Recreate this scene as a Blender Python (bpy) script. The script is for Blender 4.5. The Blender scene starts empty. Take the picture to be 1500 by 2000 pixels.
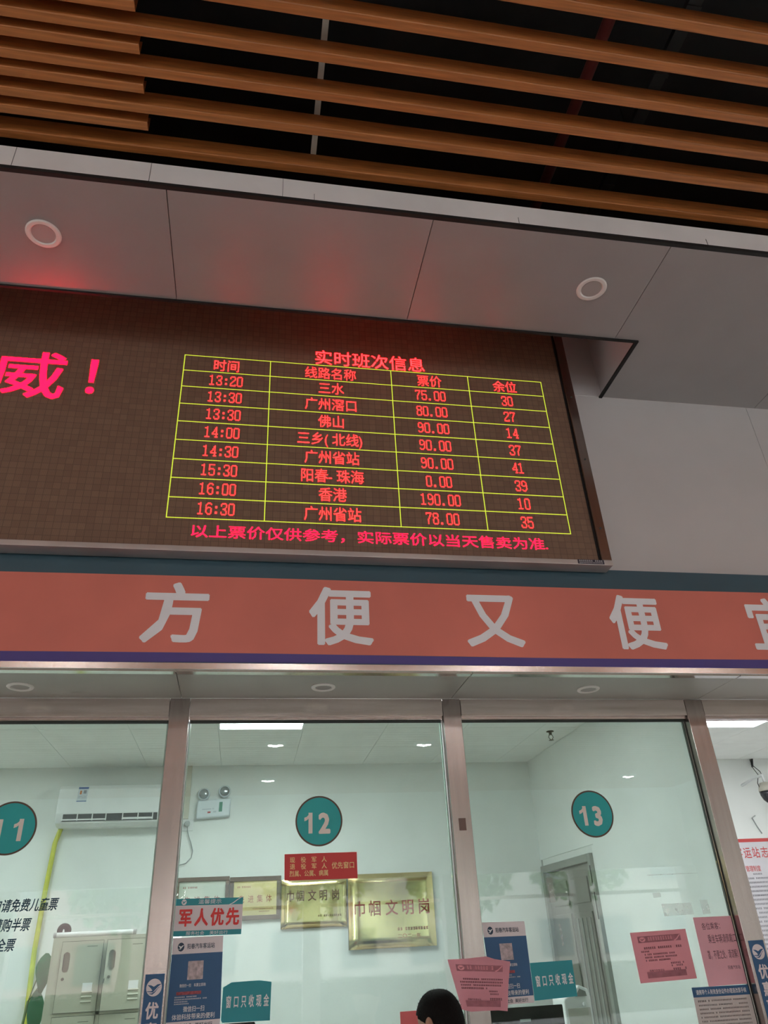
import bpy, bmesh, math, random
from mathutils import Vector, Matrix
rnd = random.Random(7)
S = bpy.context.scene
COL = S.collection
# ------------------------------------------------------------------ camera
cam_d = bpy.data.cameras.new('camera'); cam = bpy.data.objects.new('camera', cam_d); COL.objects.link(cam)
P, RO, YA = 0.528901857, 0.0543809783, -0.194595515
Rm = Matrix.Rotation(YA, 3, 'Z') @ Matrix.Rotation(P, 3, 'X') @ Matrix.Rotation(RO, 3, 'Y')
r_, f_, u_ = Rm.col[0], Rm.col[1], Rm.col[2]
cam.matrix_world = Matrix(((r_[0], u_[0], -f_[0], 0), (r_[1], u_[1], -f_[1], 0), (r_[2], u_[2], -f_[2], 1.7), (0, 0, 0, 1)))
cam_d.sensor_fit = 'VERTICAL'; cam_d.sensor_height = 24.0; cam_d.lens = 1450.414 * 24 / 2000
cam_d.clip_start = 0.05; cam_d.clip_end = 200
S.camera = cam
# ------------------------------------------------------------------ world and exposure
SKY = 15.0          # overcast sky strength
PANEL = 26.5        # office ceiling panel strength
LED = 24.0         # red LED strength
w = bpy.data.worlds.new('world'); S.world = w; w.use_nodes = True
nt = w.node_tree; bg = nt.nodes['Background']
geo = nt.nodes.new('ShaderNodeTexCoord'); sep = nt.nodes.new('ShaderNodeSeparateXYZ'); cr = nt.nodes.new('ShaderNodeValToRGB')
nt.links.new(geo.outputs['Generated'], sep.inputs[0]); nt.links.new(sep.outputs['Z'], cr.inputs[0]); nt.links.new(cr.outputs[0], bg.inputs[0])
cr.color_ramp.elements[0].position = 0.0; cr.color_ramp.elements[0].color = (1.0, .97, .93, 1)
cr.color_ramp.elements[1].position = 0.8; cr.color_ramp.elements[1].color = (.80, .88, 1.0, 1)
bg.inputs[1].default_value = SKY
S.view_settings.view_transform = 'Standard'; S.view_settings.look = 'None'
S.view_settings.exposure = 0.15; S.view_settings.gamma = 1.0
S.view_settings.use_curve_mapping = False
S.cycles.max_bounces = 10; S.cycles.transparent_max_bounces = 16; S.cycles.diffuse_bounces = 6
S.cycles.sample_clamp_indirect = 6.0
S.cycles.use_denoising = True

# ------------------------------------------------------------------ materials
MATS = {}
def lin(c):
    return tuple(((v / 255) / 12.92 if v / 255 <= .04045 else ((v / 255 + .055) / 1.055) ** 2.4) for v in c)
def mat(name, col, rough=.6, metal=0.0, noise=0.0, nscale=8.0, bump=0.0, bscale=60.0, emit=None, estr=1.0, stretch=None, spec=.5, aniso=0, transl=0.0):
    if name in MATS: return MATS[name]
    m = bpy.data.materials.new(name); m.use_nodes = True; nt = m.node_tree
    b = nt.nodes['Principled BSDF']
    b.inputs['Roughness'].default_value = rough; b.inputs['Metallic'].default_value = metal
    b.inputs['Specular IOR Level'].default_value = spec
    c = (*col, 1)
    b.inputs['Base Color'].default_value = c
    if aniso: b.inputs['Anisotropic'].default_value = aniso
    tc = nt.nodes.new('ShaderNodeTexCoord'); mp = nt.nodes.new('ShaderNodeMapping')
    nt.links.new(tc.outputs['Object'], mp.inputs[0])
    if stretch: mp.inputs['Scale'].default_value = stretch
    n = nt.nodes.new('ShaderNodeTexNoise'); n.inputs['Scale'].default_value = nscale; n.inputs['Detail'].default_value = 5
    nt.links.new(mp.outputs[0], n.inputs['Vector'])
    rp = nt.nodes.new('ShaderNodeValToRGB')
    k = max(noise, .02)
    rp.color_ramp.elements[0].position = .3; rp.color_ramp.elements[1].position = .72
    rp.color_ramp.elements[0].color = (*[v * (1 - k) for v in col], 1)
    rp.color_ramp.elements[1].color = (*[min(1, v * (1 + k)) for v in col], 1)
    nt.links.new(n.outputs['Fac'], rp.inputs[0]); nt.links.new(rp.outputs[0], b.inputs['Base Color'])
    if bump:
        n2 = nt.nodes.new('ShaderNodeTexNoise'); n2.inputs['Scale'].default_value = bscale; n2.inputs['Detail'].default_value = 3
        nt.links.new(mp.outputs[0], n2.inputs['Vector'])
        bp = nt.nodes.new('ShaderNodeBump'); bp.inputs['Strength'].default_value = bump; bp.inputs['Distance'].default_value = .002
        nt.links.new(n2.outputs['Fac'], bp.inputs['Height']); nt.links.new(bp.outputs[0], b.inputs['Normal'])
    if emit:
        b.inputs['Emission Color'].default_value = (*emit, 1); b.inputs['Emission Strength'].default_value = estr
    if transl:
        tr = nt.nodes.new('ShaderNodeBsdfTransparent'); mx = nt.nodes.new('ShaderNodeMixShader'); mx.inputs[0].default_value = transl
        out = nt.nodes['Material Output']
        nt.links.new(b.outputs[0], mx.inputs[1]); nt.links.new(tr.outputs[0], mx.inputs[2]); nt.links.new(mx.outputs[0], out.inputs[0])
    MATS[name] = m
    return m
def glass_mat(name, tint, haze=.03, refl=1.0):
    m = bpy.data.materials.new(name); m.use_nodes = True; nt = m.node_tree; nt.nodes.clear(); N = nt.nodes.new; L = nt.links.new
    out = N('ShaderNodeOutputMaterial'); tr = N('ShaderNodeBsdfTransparent'); tr.inputs[0].default_value = (*tint, 1)
    gl = N('ShaderNodeBsdfGlossy'); gl.inputs['Roughness'].default_value = 0.0; gl.inputs[0].default_value = (1, 1, 1, 1)
    lw = N('ShaderNodeLayerWeight'); pw = N('ShaderNodeMath'); pw.operation = 'POWER'; pw.inputs[1].default_value = 5
    ma = N('ShaderNodeMath'); ma.operation = 'MULTIPLY_ADD'; ma.inputs[1].default_value = .95 * refl; ma.inputs[2].default_value = .045 * refl
    L(lw.outputs['Facing'], pw.inputs[0]); L(pw.outputs[0], ma.inputs[0])
    m1 = N('ShaderNodeMixShader'); L(ma.outputs[0], m1.inputs[0]); L(tr.outputs[0], m1.inputs[1]); L(gl.outputs[0], m1.inputs[2])
    df = N('ShaderNodeBsdfDiffuse'); df.inputs[0].default_value = (.7, .75, .74, 1)
    tc = N('ShaderNodeTexCoord'); n = N('ShaderNodeTexNoise'); n.inputs['Scale'].default_value = 5; n.inputs['Detail'].default_value = 6; L(tc.outputs['Object'], n.inputs['Vector'])
    hm = N('ShaderNodeMath'); hm.operation = 'MULTIPLY'; hm.inputs[1].default_value = haze * 2; L(n.outputs['Fac'], hm.inputs[0])
    m2 = N('ShaderNodeMixShader'); L(hm.outputs[0], m2.inputs[0]); L(m1.outputs[0], m2.inputs[1]); L(df.outputs[0], m2.inputs[2]); L(m2.outputs[0], out.inputs[0])
    MATS[name] = m; return m
def emis(name, col, s):
    return mat(name, (0.02, .02, .02), .5, emit=col, estr=s)
def led_mat(name, col, s, base=(.05, .01, .01)):
    # emission broken up by the rows and columns of the diodes
    m = bpy.data.materials.new(name); m.use_nodes = True; nt = m.node_tree; N = nt.nodes.new; L = nt.links.new
    b = nt.nodes['Principled BSDF']; b.inputs['Base Color'].default_value = (*base, 1); b.inputs['Emission Color'].default_value = (*col, 1)
    tc = N('ShaderNodeTexCoord'); sp = N('ShaderNodeSeparateXYZ'); L(tc.outputs['Object'], sp.inputs[0])
    prod = N('ShaderNodeMath'); prod.operation = 'MULTIPLY'
    for k, ax in enumerate(('X', 'Z')):
        a = N('ShaderNodeMath'); a.operation = 'MULTIPLY'; a.inputs[1].default_value = 2 * math.pi / .0051; L(sp.outputs[ax], a.inputs[0])
        s1 = N('ShaderNodeMath'); s1.operation = 'SINE'; L(a.outputs[0], s1.inputs[0])
        q = N('ShaderNodeMath'); q.operation = 'MULTIPLY_ADD'; q.inputs[1].default_value = .28; q.inputs[2].default_value = .8; L(s1.outputs[0], q.inputs[0]); L(q.outputs[0], prod.inputs[k])
    st = N('ShaderNodeMath'); st.operation = 'MULTIPLY'; st.inputs[1].default_value = s; L(prod.outputs[0], st.inputs[0]); L(st.outputs[0], b.inputs['Emission Strength'])
    MATS[name] = m; return m

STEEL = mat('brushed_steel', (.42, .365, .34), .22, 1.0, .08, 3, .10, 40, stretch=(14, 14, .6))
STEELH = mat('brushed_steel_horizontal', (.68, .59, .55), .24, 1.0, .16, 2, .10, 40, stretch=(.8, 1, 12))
MIRROR = mat('polished_trim', (.66, .64, .58), .12, 1.0, .1, 3)
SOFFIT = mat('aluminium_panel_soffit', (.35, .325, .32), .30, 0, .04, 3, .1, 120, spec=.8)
SOFFIT2 = mat('lower_soffit_panel', (.40, .38, .35), .4, 0, .04, 3, .1, 120)
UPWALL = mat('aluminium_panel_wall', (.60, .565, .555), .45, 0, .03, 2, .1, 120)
FASCIA = mat('fascia_panel', (.84, .81, .79), .5, 0, .06, 3)
BLACK = mat('black_recess', (.008, .008, .008), .7)
VOID = mat('dark_ceiling_void', (.022, .024, .026), .9, 0, .3, 2)
WOOD = mat('orange_wood_grain', (.47, .165, .046), .38, 0, .28, 5, .2, 30, stretch=(.6, 14, 14))
RUNNER = mat('galvanised_runner', (.50, .47, .42), .5, .3, .1, 9)
PIPE = mat('red_sprinkler_pipe', (.25, .05, .045), .5)
OFFW = mat('office_wall_paint', (.78, .81, .79), .75, 0, .03, 2, .1, 60)
OFFC = mat('office_ceiling_tile', (.86, .88, .86), .8, 0, .03, 5, .15, 90)
WHITE = mat('white_plastic', (.78, .80, .80), .35, 0, .03, 5)
TRIMW = mat('downlight_rim', (.85, .80, .77), .35, 0, .03, 5)
LENS = mat('downlight_lens', (.42, .38, .37), .5)
GLASS = glass_mat('greenish_window_glass', (.83, .90, .875), .028, .85)
EDGEG = mat('glass_edge', (.42, .55, .48), .2, 0, .1, 8)
GASK = mat('dark_gasket', (.03, .04, .035), .5)
FRST = mat('display_frame_steel', (.60, .56, .54), .42, .8, .12, 3, .1, 40)

# ------------------------------------------------------------------ mesh helpers
class MB:
    def __init__(s): s.v = []; s.f = []
    def quad(s, *p):
        n = len(s.v); s.v += [tuple(q) for q in p]; s.f.append(tuple(range(n, n + len(p)))); return s
    def box(s, x0, x1, y0, y1, z0, z1):
        n = len(s.v)
        s.v += [(x0, y0, z0), (x1, y0, z0), (x1, y1, z0), (x0, y1, z0), (x0, y0, z1), (x1, y0, z1), (x1, y1, z1), (x0, y1, z1)]
        s.f += [tuple(n + i for i in q) for q in ((0, 3, 2, 1), (4, 5, 6, 7), (0, 1, 5, 4), (1, 2, 6, 5), (2, 3, 7, 6), (3, 0, 4, 7))]; return s
    def prism(s, pts, axis, a, b):
        # closed outline pts (2D) extruded along an axis from a to b
        def P(p, t):
            return {'x': (t, p[0], p[1]), 'y': (p[0], t, p[1]), 'z': (p[0], p[1], t)}[axis]
        n = len(s.v); k = len(pts)
        s.v += [P(p, a) for p in pts] + [P(p, b) for p in pts]
        s.f += [tuple(n + i for i in range(k)), tuple(n + k + i for i in reversed(range(k)))]
        s.f += [(n + i, n + k + i, n + k + (i + 1) % k, n + (i + 1) % k) for i in range(k)]; return s
    def lathe(s, prof, c, axis='z', seg=24):
        n = len(s.v)
        for (r, h) in prof:
            for i in range(seg):
                a = 2 * math.pi * i / seg; x, y = r * math.cos(a), r * math.sin(a)
                s.v.append({'z': (c[0] + x, c[1] + y, c[2] + h), 'y': (c[0] + x, c[1] + h, c[2] + y), 'x': (c[0] + h, c[1] + x, c[2] + y)}[axis])
        for j in range(len(prof) - 1):
            for i in range(seg):
                a = n + j * seg + i; b = n + j * seg + (i + 1) % seg; s.f.append((a, b, b + seg, a + seg))
        s.f.append(tuple(n + i for i in range(seg))); s.f.append(tuple(n + (len(prof) - 1) * seg + i for i in reversed(range(seg))))
        return s
    def tube(s, pts, r, seg=8):
        pts = [Vector(p) for p in pts]; n = len(s.v); prev = None
        for i, p in enumerate(pts):
            d = (pts[min(i + 1, len(pts) - 1)] - pts[max(i - 1, 0)]).normalized()
            a = d.orthogonal().normalized() if prev is None else (prev - d * prev.dot(d)).normalized()
            prev = a; b = d.cross(a); rr = r[i] if isinstance(r, (list, tuple)) else r
            for k in range(seg):
                t = 2 * math.pi * k / seg; s.v.append(tuple(p + a * rr * math.cos(t) + b * rr * math.sin(t)))
        for j in range(len(pts) - 1):
            for k in range(seg):
                a = n + j * seg + k; b = n + j * seg + (k + 1) % seg; s.f.append((a, b, b + seg, a + seg))
        s.f.append(tuple(n + i for i in reversed(range(seg)))); s.f.append(tuple(n + (len(pts) - 1) * seg + i for i in range(seg)))
        return s
    def build(s, name, m, parent=None, bevel=0, smooth=False, fix=True):
        me = bpy.data.meshes.new(name); me.from_pydata(s.v, [], s.f)
        if fix:
            bm = bmesh.new(); bm.from_mesh(me); bmesh.ops.recalc_face_normals(bm, faces=bm.faces); bm.to_mesh(me); bm.free()
        me.materials.append(m)
        o = bpy.data.objects.new(name, me); COL.objects.link(o)
        if parent: o.parent = parent
        if smooth:
            for p in me.polygons: p.use_smooth = True
        if bevel:
            bv = o.modifiers.new('bevel', 'BEVEL'); bv.width = bevel; bv.segments = 2; bv.limit_method = 'ANGLE'
        return o
def B(name, x0, x1, y0, y1, z0, z1, m, parent=None, bevel=0):
    return MB().box(x0, x1, y0, y1, z0, z1).build(name, m, parent, bevel)
def tag(o, label, cat, group=None):
    o['label'] = label; o['category'] = cat
    if group: o['group'] = group
    return o
def st(o): o['kind'] = 'structure'; return o
def stuff(o): o['kind'] = 'stuff'; return o
def empty(name, loc=(0, 0, 0)):
    o = bpy.data.objects.new(name, None); COL.objects.link(o); o.location = loc; o.empty_display_size = .05; return o
def part(o, parent, keep=True):
    # parent o keeping the world coordinates its mesh was written in
    o.parent = parent; o.matrix_parent_inverse = Matrix.Translation(parent.location).inverted(); return o

# ------------------------------------------------------------------ lettering
_cu = bpy.data.curves.new('type', 'FONT'); _to = bpy.data.objects.new('type', _cu); COL.objects.link(_to)
_cache = {}
ONE = ([(.30, -.02), (.47, -.02), (.47, .74), (.30, .74), (.12, .43), (.22, .46), (.22, .59), (.12, .56), (.30, .52), (.30, .66)], [(0, 1, 2, 3), (4, 5, 6, 7), (5, 8, 9, 6)])
def glyph(ch, off):
    """outline of one character; weight is added by shifted copies a hair behind one another"""
    key = (ch, off)
    if key in _cache: return _cache[key]
    if ch == '1' and off > .02:
        vs, fs = ONE; off = 0
    else:
        _cu.body = ch; _cu.offset = 0; _cu.resolution_u = 2
        bpy.context.view_layer.update()
        me = bpy.data.meshes.new_from_object(_to.evaluated_get(bpy.context.evaluated_depsgraph_get()))
        vs = [(v.co.x, v.co.y) for v in me.vertices]; fs = [tuple(p.vertices) for p in me.polygons]; bpy.data.meshes.remove(me)
    if off > 0:
        V, F = [], []; k = 8 if off >= .02 else 4
        for i in range(k):
            a = 2 * math.pi * (i + .5) / k; n = len(V)
            V += [(x + off * math.cos(a), y + off * math.sin(a), i * .00004) for x, y in vs]; F += [tuple(n + q for q in f) for f in fs]
    else: V, F = [(x, y, 0.0) for x, y in vs], fs
    _cache[key] = (V, F); return _cache[key]
def half(ch): return ord(ch) < 0x2000
class Sheet:
    """flat print: q = TL, TR, BR, BL as (x, z) on the plane y; front faces -y"""
    def __init__(s, q, y, parent=None): s.q = q; s.y = y; s.parent = parent; s.layer = 0
    def P(s, u, v, d=0.0):
        (ax, az), (bx, bz), (cx, cz), (dx, dz) = s.q
        x = (1 - v) * ((1 - u) * ax + u * bx) + v * ((1 - u) * dx + u * cx)
        z = (1 - v) * ((1 - u) * az + u * bz) + v * ((1 - u) * dz + u * cz)
        return (x, s.y - d, z)
    def base(s, name, m, th=.0012, outline=None):
        pts = outline or [(0, 0), (1, 0), (1, 1), (0, 1)]
        mb = MB(); n = len(pts)
        mb.v = [s.P(u, v, 0) for u, v in pts] + [s.P(u, v, th) for u, v in pts]
        mb.f = [tuple(range(n)), tuple(range(n, 2 * n))[::-1]] + [(i, n + i, n + (i + 1) % n, (i + 1) % n) for i in range(n)]
        s.th = th; s.obj = mb.build(name, m, s.parent)
        if s.parent is None: s.parent = s.obj
        return s.obj
    def off(s): s.layer += 1; return s.th + .0003 * s.layer
    def poly(s, name, pts, m):
        d = s.off(); mb = MB(); mb.quad(*[s.P(u, v, d) for u, v in pts]); o = mb.build(name, m, s.parent, fix=False); return o
    def rect(s, name, u0, v0, u1, v1, m): return s.poly(name, [(u0, v0), (u0, v1), (u1, v1), (u1, v0)], m)
    def text(s, lines, m, name='lettering', bold=.0, split=False):
        """lines: list of (string, u0, v0, u1, v1[, shear]) boxes; split makes every character a part of its own"""
        d = s.off(); mb = MB(); out = []
        for ln in lines:
            t, u0, v0, u1, v1 = ln[:5]; sh = ln[5] if len(ln) > 5 else 0
            tot = sum(.55 if half(c) else 1 for c in t); x = 0
            for c in t:
                adv = .55 if half(c) else 1
                if c != ' ':
                    vs, fs = glyph(c, bold); n = len(mb.v)
                    for (gx, gy, gd) in vs:
                        g = (gx if not half(c) else (gx - .02) * .9)
                        fy = (gy + .12)
                        mb.v.append(s.P(u0 + (u1 - u0) * (x + g + sh * (fy - .5)) / tot, v1 - (v1 - v0) * fy, d + gd))
                    mb.f += [tuple(n + i for i in f) for f in fs]
                    if split: out.append(mb.build('character', m, s.parent, fix=False)); mb = MB()
                x += adv
        if split: return out
        return stuff(mb.build(name, m, s.parent, fix=False))
    def greek(s, rows, m, name='small_print', seed=1):
        """rows: (u0, u1, v, height, char width); marks too small to read in the photograph"""
        d = s.off(); mb = MB(); R = random.Random(seed)
        for (u0, u1, v, h, cw) in rows:
            u = u0
            while u < u1 - cw * .5:
                if R.random() > .07:
                    a, b = u + cw * .08, u + cw * .86
                    for k in range(3):
                        y = v + h * (.05 + .36 * k); mb.quad(s.P(a + cw * .1 * R.random(), y, d), s.P(a, y + h * .17, d), s.P(b, y + h * .17, d), s.P(b - cw * .15 * R.random(), y, d))
                    q = a + (b - a) * R.uniform(.2, .7); mb.quad(s.P(q, v, d), s.P(q, v + h, d), s.P(q + cw * .16, v + h, d), s.P(q + cw * .16, v, d))
                u += cw
        return stuff(mb.build(name, m, s.parent, fix=False))
    def logo(s, u, v, ru, rv, mc, mbird, swoosh=True):
        s.poly('emblem_disc', [(u + ru * math.cos(a), v - rv * math.sin(a)) for a in [2 * math.pi * i / 28 for i in range(28)]], mc)
        W = lambda p: [(u + ru * x, v - rv * y) for x, y in p]
        bird = [(-.84, .30), (-.40, .27), (-.02, .08), (.42, .34), (.93, .38), (.50, .06), (.16, -.28), (-.10, -.55), (-.35, -.52), (-.82, -.48), (-.90, -.40), (-.40, -.40), (-.18, -.34), (-.36, -.10)]
        s.poly('emblem_bird', W(bird), mbird)
        if swoosh: s.poly('emblem_swoosh', W([(-.75, -.66), (-.2, -.64), (.15, -.42), (.55, -.02), (.88, .12), (.50, -.14), (.18, -.56), (-.15, -.80)]), mbird)

# ================================================================== SETTING
# hall shell
floor = st(B('floor', -9, 12, -12.2, 8.2, -.2, 0, mat('pale_floor_tile', (.36, .34, .31), .75, 0, .08, 2)))
wl = st(B('wall_left', -9.3, -9, -12.2, 8.2, 0, 6.6, OFFW)); wr = st(B('wall_right', 12, 12.3, -12.2, 8.2, 0, 6.6, OFFW))
st(B('ceiling_void', -9, 12, -12.2, 3.78, 6.6, 6.8, VOID)).name = 'ceiling.002'
# slatted ceiling
ceil = empty('ceiling'); ceil['kind'] = 'structure'
def slat_mesh(x0, x1, wd, h):
    mb = MB(); t = .0018; b = .003
    mb.prism([(0, h), (0, b), (b, 0), (wd - b, 0), (wd, b), (wd, h), (wd - t, h), (wd - t, t * 1.4), (t, t * 1.4), (t, h)], 'x', x0, x1)
    o = mb.build('slat', WOOD, ceil); return o
WD, SH = .045, .105
far = [1.703, 1.888, 2.066, 2.245]
y = 1.52
while y > -12: far.append(y); y -= .182
s0 = slat_mesh(-8.9, 11.9, WD, SH); s0.location = (0, far[0] - WD, 5.2)
sl = slat_mesh(-1.49, 11.9, WD, SH); sl.location = (0, 2.462 - WD, 5.2)
for yy in far[1:]:
    c = s0.copy(); COL.objects.link(c); c.location = (rnd.uniform(-.05, .05), yy - WD, 5.2)
s1 = slat_mesh(-8.9, -.613, WD, SH); ys = [1.791, 1.969, 2.148, 2.333]; s1.location = (0, ys[0] - WD, 5.2)
y = 1.612
while y > -2: ys.append(y); y -= .182
for yy in ys[1:]:
    c = s1.copy(); COL.objects.link(c); c.location = (0, yy - WD, 5.2)
for i, x in enumerate((.203, -1.45, 3.6)):
    o = MB().box(-.014, .014, -11.9, 2.42, 0, .03).build('runner', RUNNER, ceil); o.location = (x, 0, 5.2 + SH)
    for k in range(6):
        h = MB().tube([(0, 0, 0), (0, 0, 1.26)], .003, 6).build('hanger_rod', BLACK, ceil); h.location = (x, 1.0 - k * 2.2, 5.2 + SH + .03)
pp = MB().tube([(1.75, -8, 5.98), (1.76, 3.6, 5.98)], .035, 12).build('sprinkler_pipe', PIPE, None, smooth=True)
tag(pp, 'dark red water pipe running above the wooden slats', 'pipe')
MB().lathe([(.042, 0), (.05, .01), (.05, .05), (.042, .06)], (1.756, 2.2, 5.98), 'y', 12).build('pipe_coupling', PIPE, pp)
cb = MB().box(2.24, 2.32, -6, 3.4, 6.16, 6.2)
for k in range(24): cb.box(2.235, 2.325, -5.8 + k * .38, -5.78 + k * .38, 6.15, 6.16)
o = cb.build('cable_tray', mat('dark_metal_tray', (.05, .05, .05), .5, .5), None); tag(o, 'thin dark cable tray high in the black void right of the red pipe', 'cable tray')
for k in range(4): part(MB().tube([(2.28, -4 + k * 2.2, 6.2), (2.28, -4 + k * 2.2, 6.61)], .004, 6).build('hanger_rod', BLACK), o)
for k in range(5): part(MB().tube([(1.755, -6 + k * 2.2, 6.01), (1.755, -6 + k * 2.2, 6.61)], .004, 6).build('hanger_rod', BLACK), pp)
# upper soffit: fascia, black reveal, panels, notch
tr1 = st(B('trim_1', -8.9, 11.9, 2.452, 2.47, 4.985, 5.125, FASCIA))
for x in (-1.23, -.6, .05, .21, 1.3, 2.4, 3.5): B('joint', x, x + .002, 2.4505, 2.453, 4.985, 5.125 if x < .2 else 5.03, GASK, tr1)
st(B('trim_2', -8.9, 11.9, 2.452, 2.475, 4.963, 4.985, BLACK))
sof = empty('ceiling'); sof['kind'] = 'structure'; sof.name = 'ceiling.001'
G = .0022; ZS = 4.963
seams = [-8.9 + 0 * 1] + [-.515 + 1.35 * k for k in range(-6, 10)]
seams = sorted(x for x in seams if x < 11.9) + [11.9]
NX = 2.345  # right end of the notch
for a, b in zip(seams[:-1], seams[1:]):
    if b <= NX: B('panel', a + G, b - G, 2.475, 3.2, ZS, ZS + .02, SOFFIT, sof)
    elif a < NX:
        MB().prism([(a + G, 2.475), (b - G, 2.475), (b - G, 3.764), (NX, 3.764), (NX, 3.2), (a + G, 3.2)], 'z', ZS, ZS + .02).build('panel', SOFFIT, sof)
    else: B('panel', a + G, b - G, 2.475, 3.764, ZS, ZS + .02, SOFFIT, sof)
    if b < 11.8: B('joint_backing', b - .012, b + .012, 2.475, 3.2 if b < NX else 3.764, ZS + .0205, ZS + .03, BLACK, sof)
# the recess around the display
rec = empty('wall_notch'); rec['kind'] = 'structure'; rec.name = 'trim_3'
B('reveal_edge', -8.9, NX, 3.196, 3.212, ZS - .012, ZS + .0, BLACK, rec)
B('reveal_edge', NX - .022, NX, 3.212, 3.764, ZS - .012, ZS + .001, BLACK, rec)
B('recess_side', NX, NX + .02, 3.2, 3.764, ZS + .021, 5.9, UPWALL, rec)
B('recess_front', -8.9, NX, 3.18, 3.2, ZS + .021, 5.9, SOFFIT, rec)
B('recess_top', -8.9, NX, 3.2, 3.764, 5.9, 5.92, BLACK, rec)
# upper wall of panels
uw = empty('wall_back'); uw['kind'] = 'structure'
ws = [-8.9, -4.53, -1.93, .87, 3.468, 6.068, 8.668, 11.9]
for a, b in zip(ws[:-1], ws[1:]):
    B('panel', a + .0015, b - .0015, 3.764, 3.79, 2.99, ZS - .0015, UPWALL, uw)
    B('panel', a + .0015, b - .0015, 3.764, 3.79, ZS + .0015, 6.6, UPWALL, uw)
    B('joint_backing', b - .01, b + .01, 3.791, 3.795, 2.99, 6.6, BLACK, uw)
# downlights
def downlight(x, y, z, r, label):
    e = empty('downlight', (x, y, z)); tag(e, label, 'ceiling light')
    part(MB().lathe([(r, 0), (r, -.004), (r * .93, -.008), (r * .74, -.008), (r * .68, -.003), (r * .66, .0)], (x, y, z), 'z', 36).build('rim', TRIMW, smooth=False), e)
    part(MB().lathe([(r * .665, -.0035), (r * .665, -.0015)], (x, y, z), 'z', 32).build('lens', LENS), e)
    return e
downlight(-1.157, 2.82, ZS, .088, 'unlit round downlight at the left of the upper soffit, above the pink LED character')
downlight(1.864, 2.82, ZS, .088, 'unlit round downlight at the right of the upper soffit, above the table on the display')
downlight(-1.165, 4.0, 2.942, .066, 'white round downlight left in the low soffit, over number 11')
downlight(.394, 3.985, 2.942, .066, 'white round downlight midway in the low soffit, over number 12')
downlight(1.945, 4.0, 2.942, .066, 'white round downlight right in the low soffit, over number 13')
# ================================================================== banner
TEAL_B = mat('banner_teal', (.045, .095, .125), .45, 0, .12, 1.2)
ORANGE = mat('banner_orange', (.74, .20, .15), .5, 0, .10, 1.5)
PURPLE = mat('banner_purple', (.085, .06, .27), .45)
LETW = mat('banner_letter', (.93, .93, .97), .5)
ban = empty('banner', (0, 3.714, 2.96)); tag(ban, 'long orange banner board with teal and purple edges above the windows', 'banner')
YB = 3.712
bw = MB()   # the vinyl face bulges slightly: a few shallow waves along its length
def band(name, z0, z1, m, wav):
    mb = MB(); n = 90; xs = [-5.5 + 13.5 * i / n for i in range(n + 1)]
    for i, x in enumerate(xs):
        dz = .003 * math.sin(x * 1.7 + wav) ; mb.v += [(x, YB, z0 + (dz if name != 'bottom' else 0)), (x, YB, z1 + .003 * math.sin(x * 1.7 + wav + .8))]
    for i in range(n): mb.f.append((2 * i, 2 * i + 2, 2 * i + 3, 2 * i + 1))
    o = mb.build(name, m, fix=False); part(o, ban)
    return o
part(B('backing_box', -5.5, 8, YB + .001, 3.763, 2.976, 3.578, TEAL_B), ban)
band('teal_band', 3.455, 3.575, TEAL_B, 0); 
for o in (band('orange_band', 3.026, 3.456, ORANGE, .8),): pass
bp_ = band('purple_band', 2.979, 3.028, PURPLE, 1.2)
for o in list(ban.children):
    if o.name.startswith('orange'): o.location.y -= .0006
    if o.name.startswith('purple'): o.location.y -= .0012
sh = Sheet([(-.571, 3.42), (2.98 + .40, 3.42), (2.98 + .40, 3.07), (-.571, 3.07)], YB - .0022); sh.th = 0
L_ = []
for ch, x0, x1 in (('方', -.575, -.218), ('便', .288, .642), ('又', 1.150, 1.492), ('便', 2.012, 2.345), ('宜', 2.885, 3.225)):
    s_ = Sheet([(x0, 3.423), (x1, 3.423), (x1, 3.074), (x0, 3.074)], YB - .002); s_.th = 0; s_.layer = 0
    o = s_.text([(ch, 0, 0, 1, 1)], LETW, 'character', .024, True)[0]; part(o, ban)
st(B('trim_4', -5.5, 8, 3.706, 3.764, 2.944, 2.9755, STEELH))
# ================================================================== lower soffit
ls = empty('ceiling'); ls['kind'] = 'structure'; ls.name = 'ceiling.003'
for a, b in zip([-5.5, -1.94, -.372, 1.168, 2.755, 4.35], [-1.94, -.372, 1.168, 2.755, 4.35, 8.0]):
    B('panel', a + .002, b - .002, 3.775, 4.198, 2.942, 2.955, SOFFIT2, ls)
    B('joint_backing', b - .01, b + .01, 3.775, 4.198, 2.9555, 2.96, BLACK, ls)
    B('edge_strip', a + .004, b - .004, 3.728, 3.7745, 2.938, 2.944, MIRROR, ls)
B('shadow_gap', -5.5, 8, 3.7645, 3.7745, 2.9445, 2.97, BLACK, ls)
st(B('trim_5', -5.5, 8, 3.79, 4.30, 2.965, 3.2, OFFW))
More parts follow.
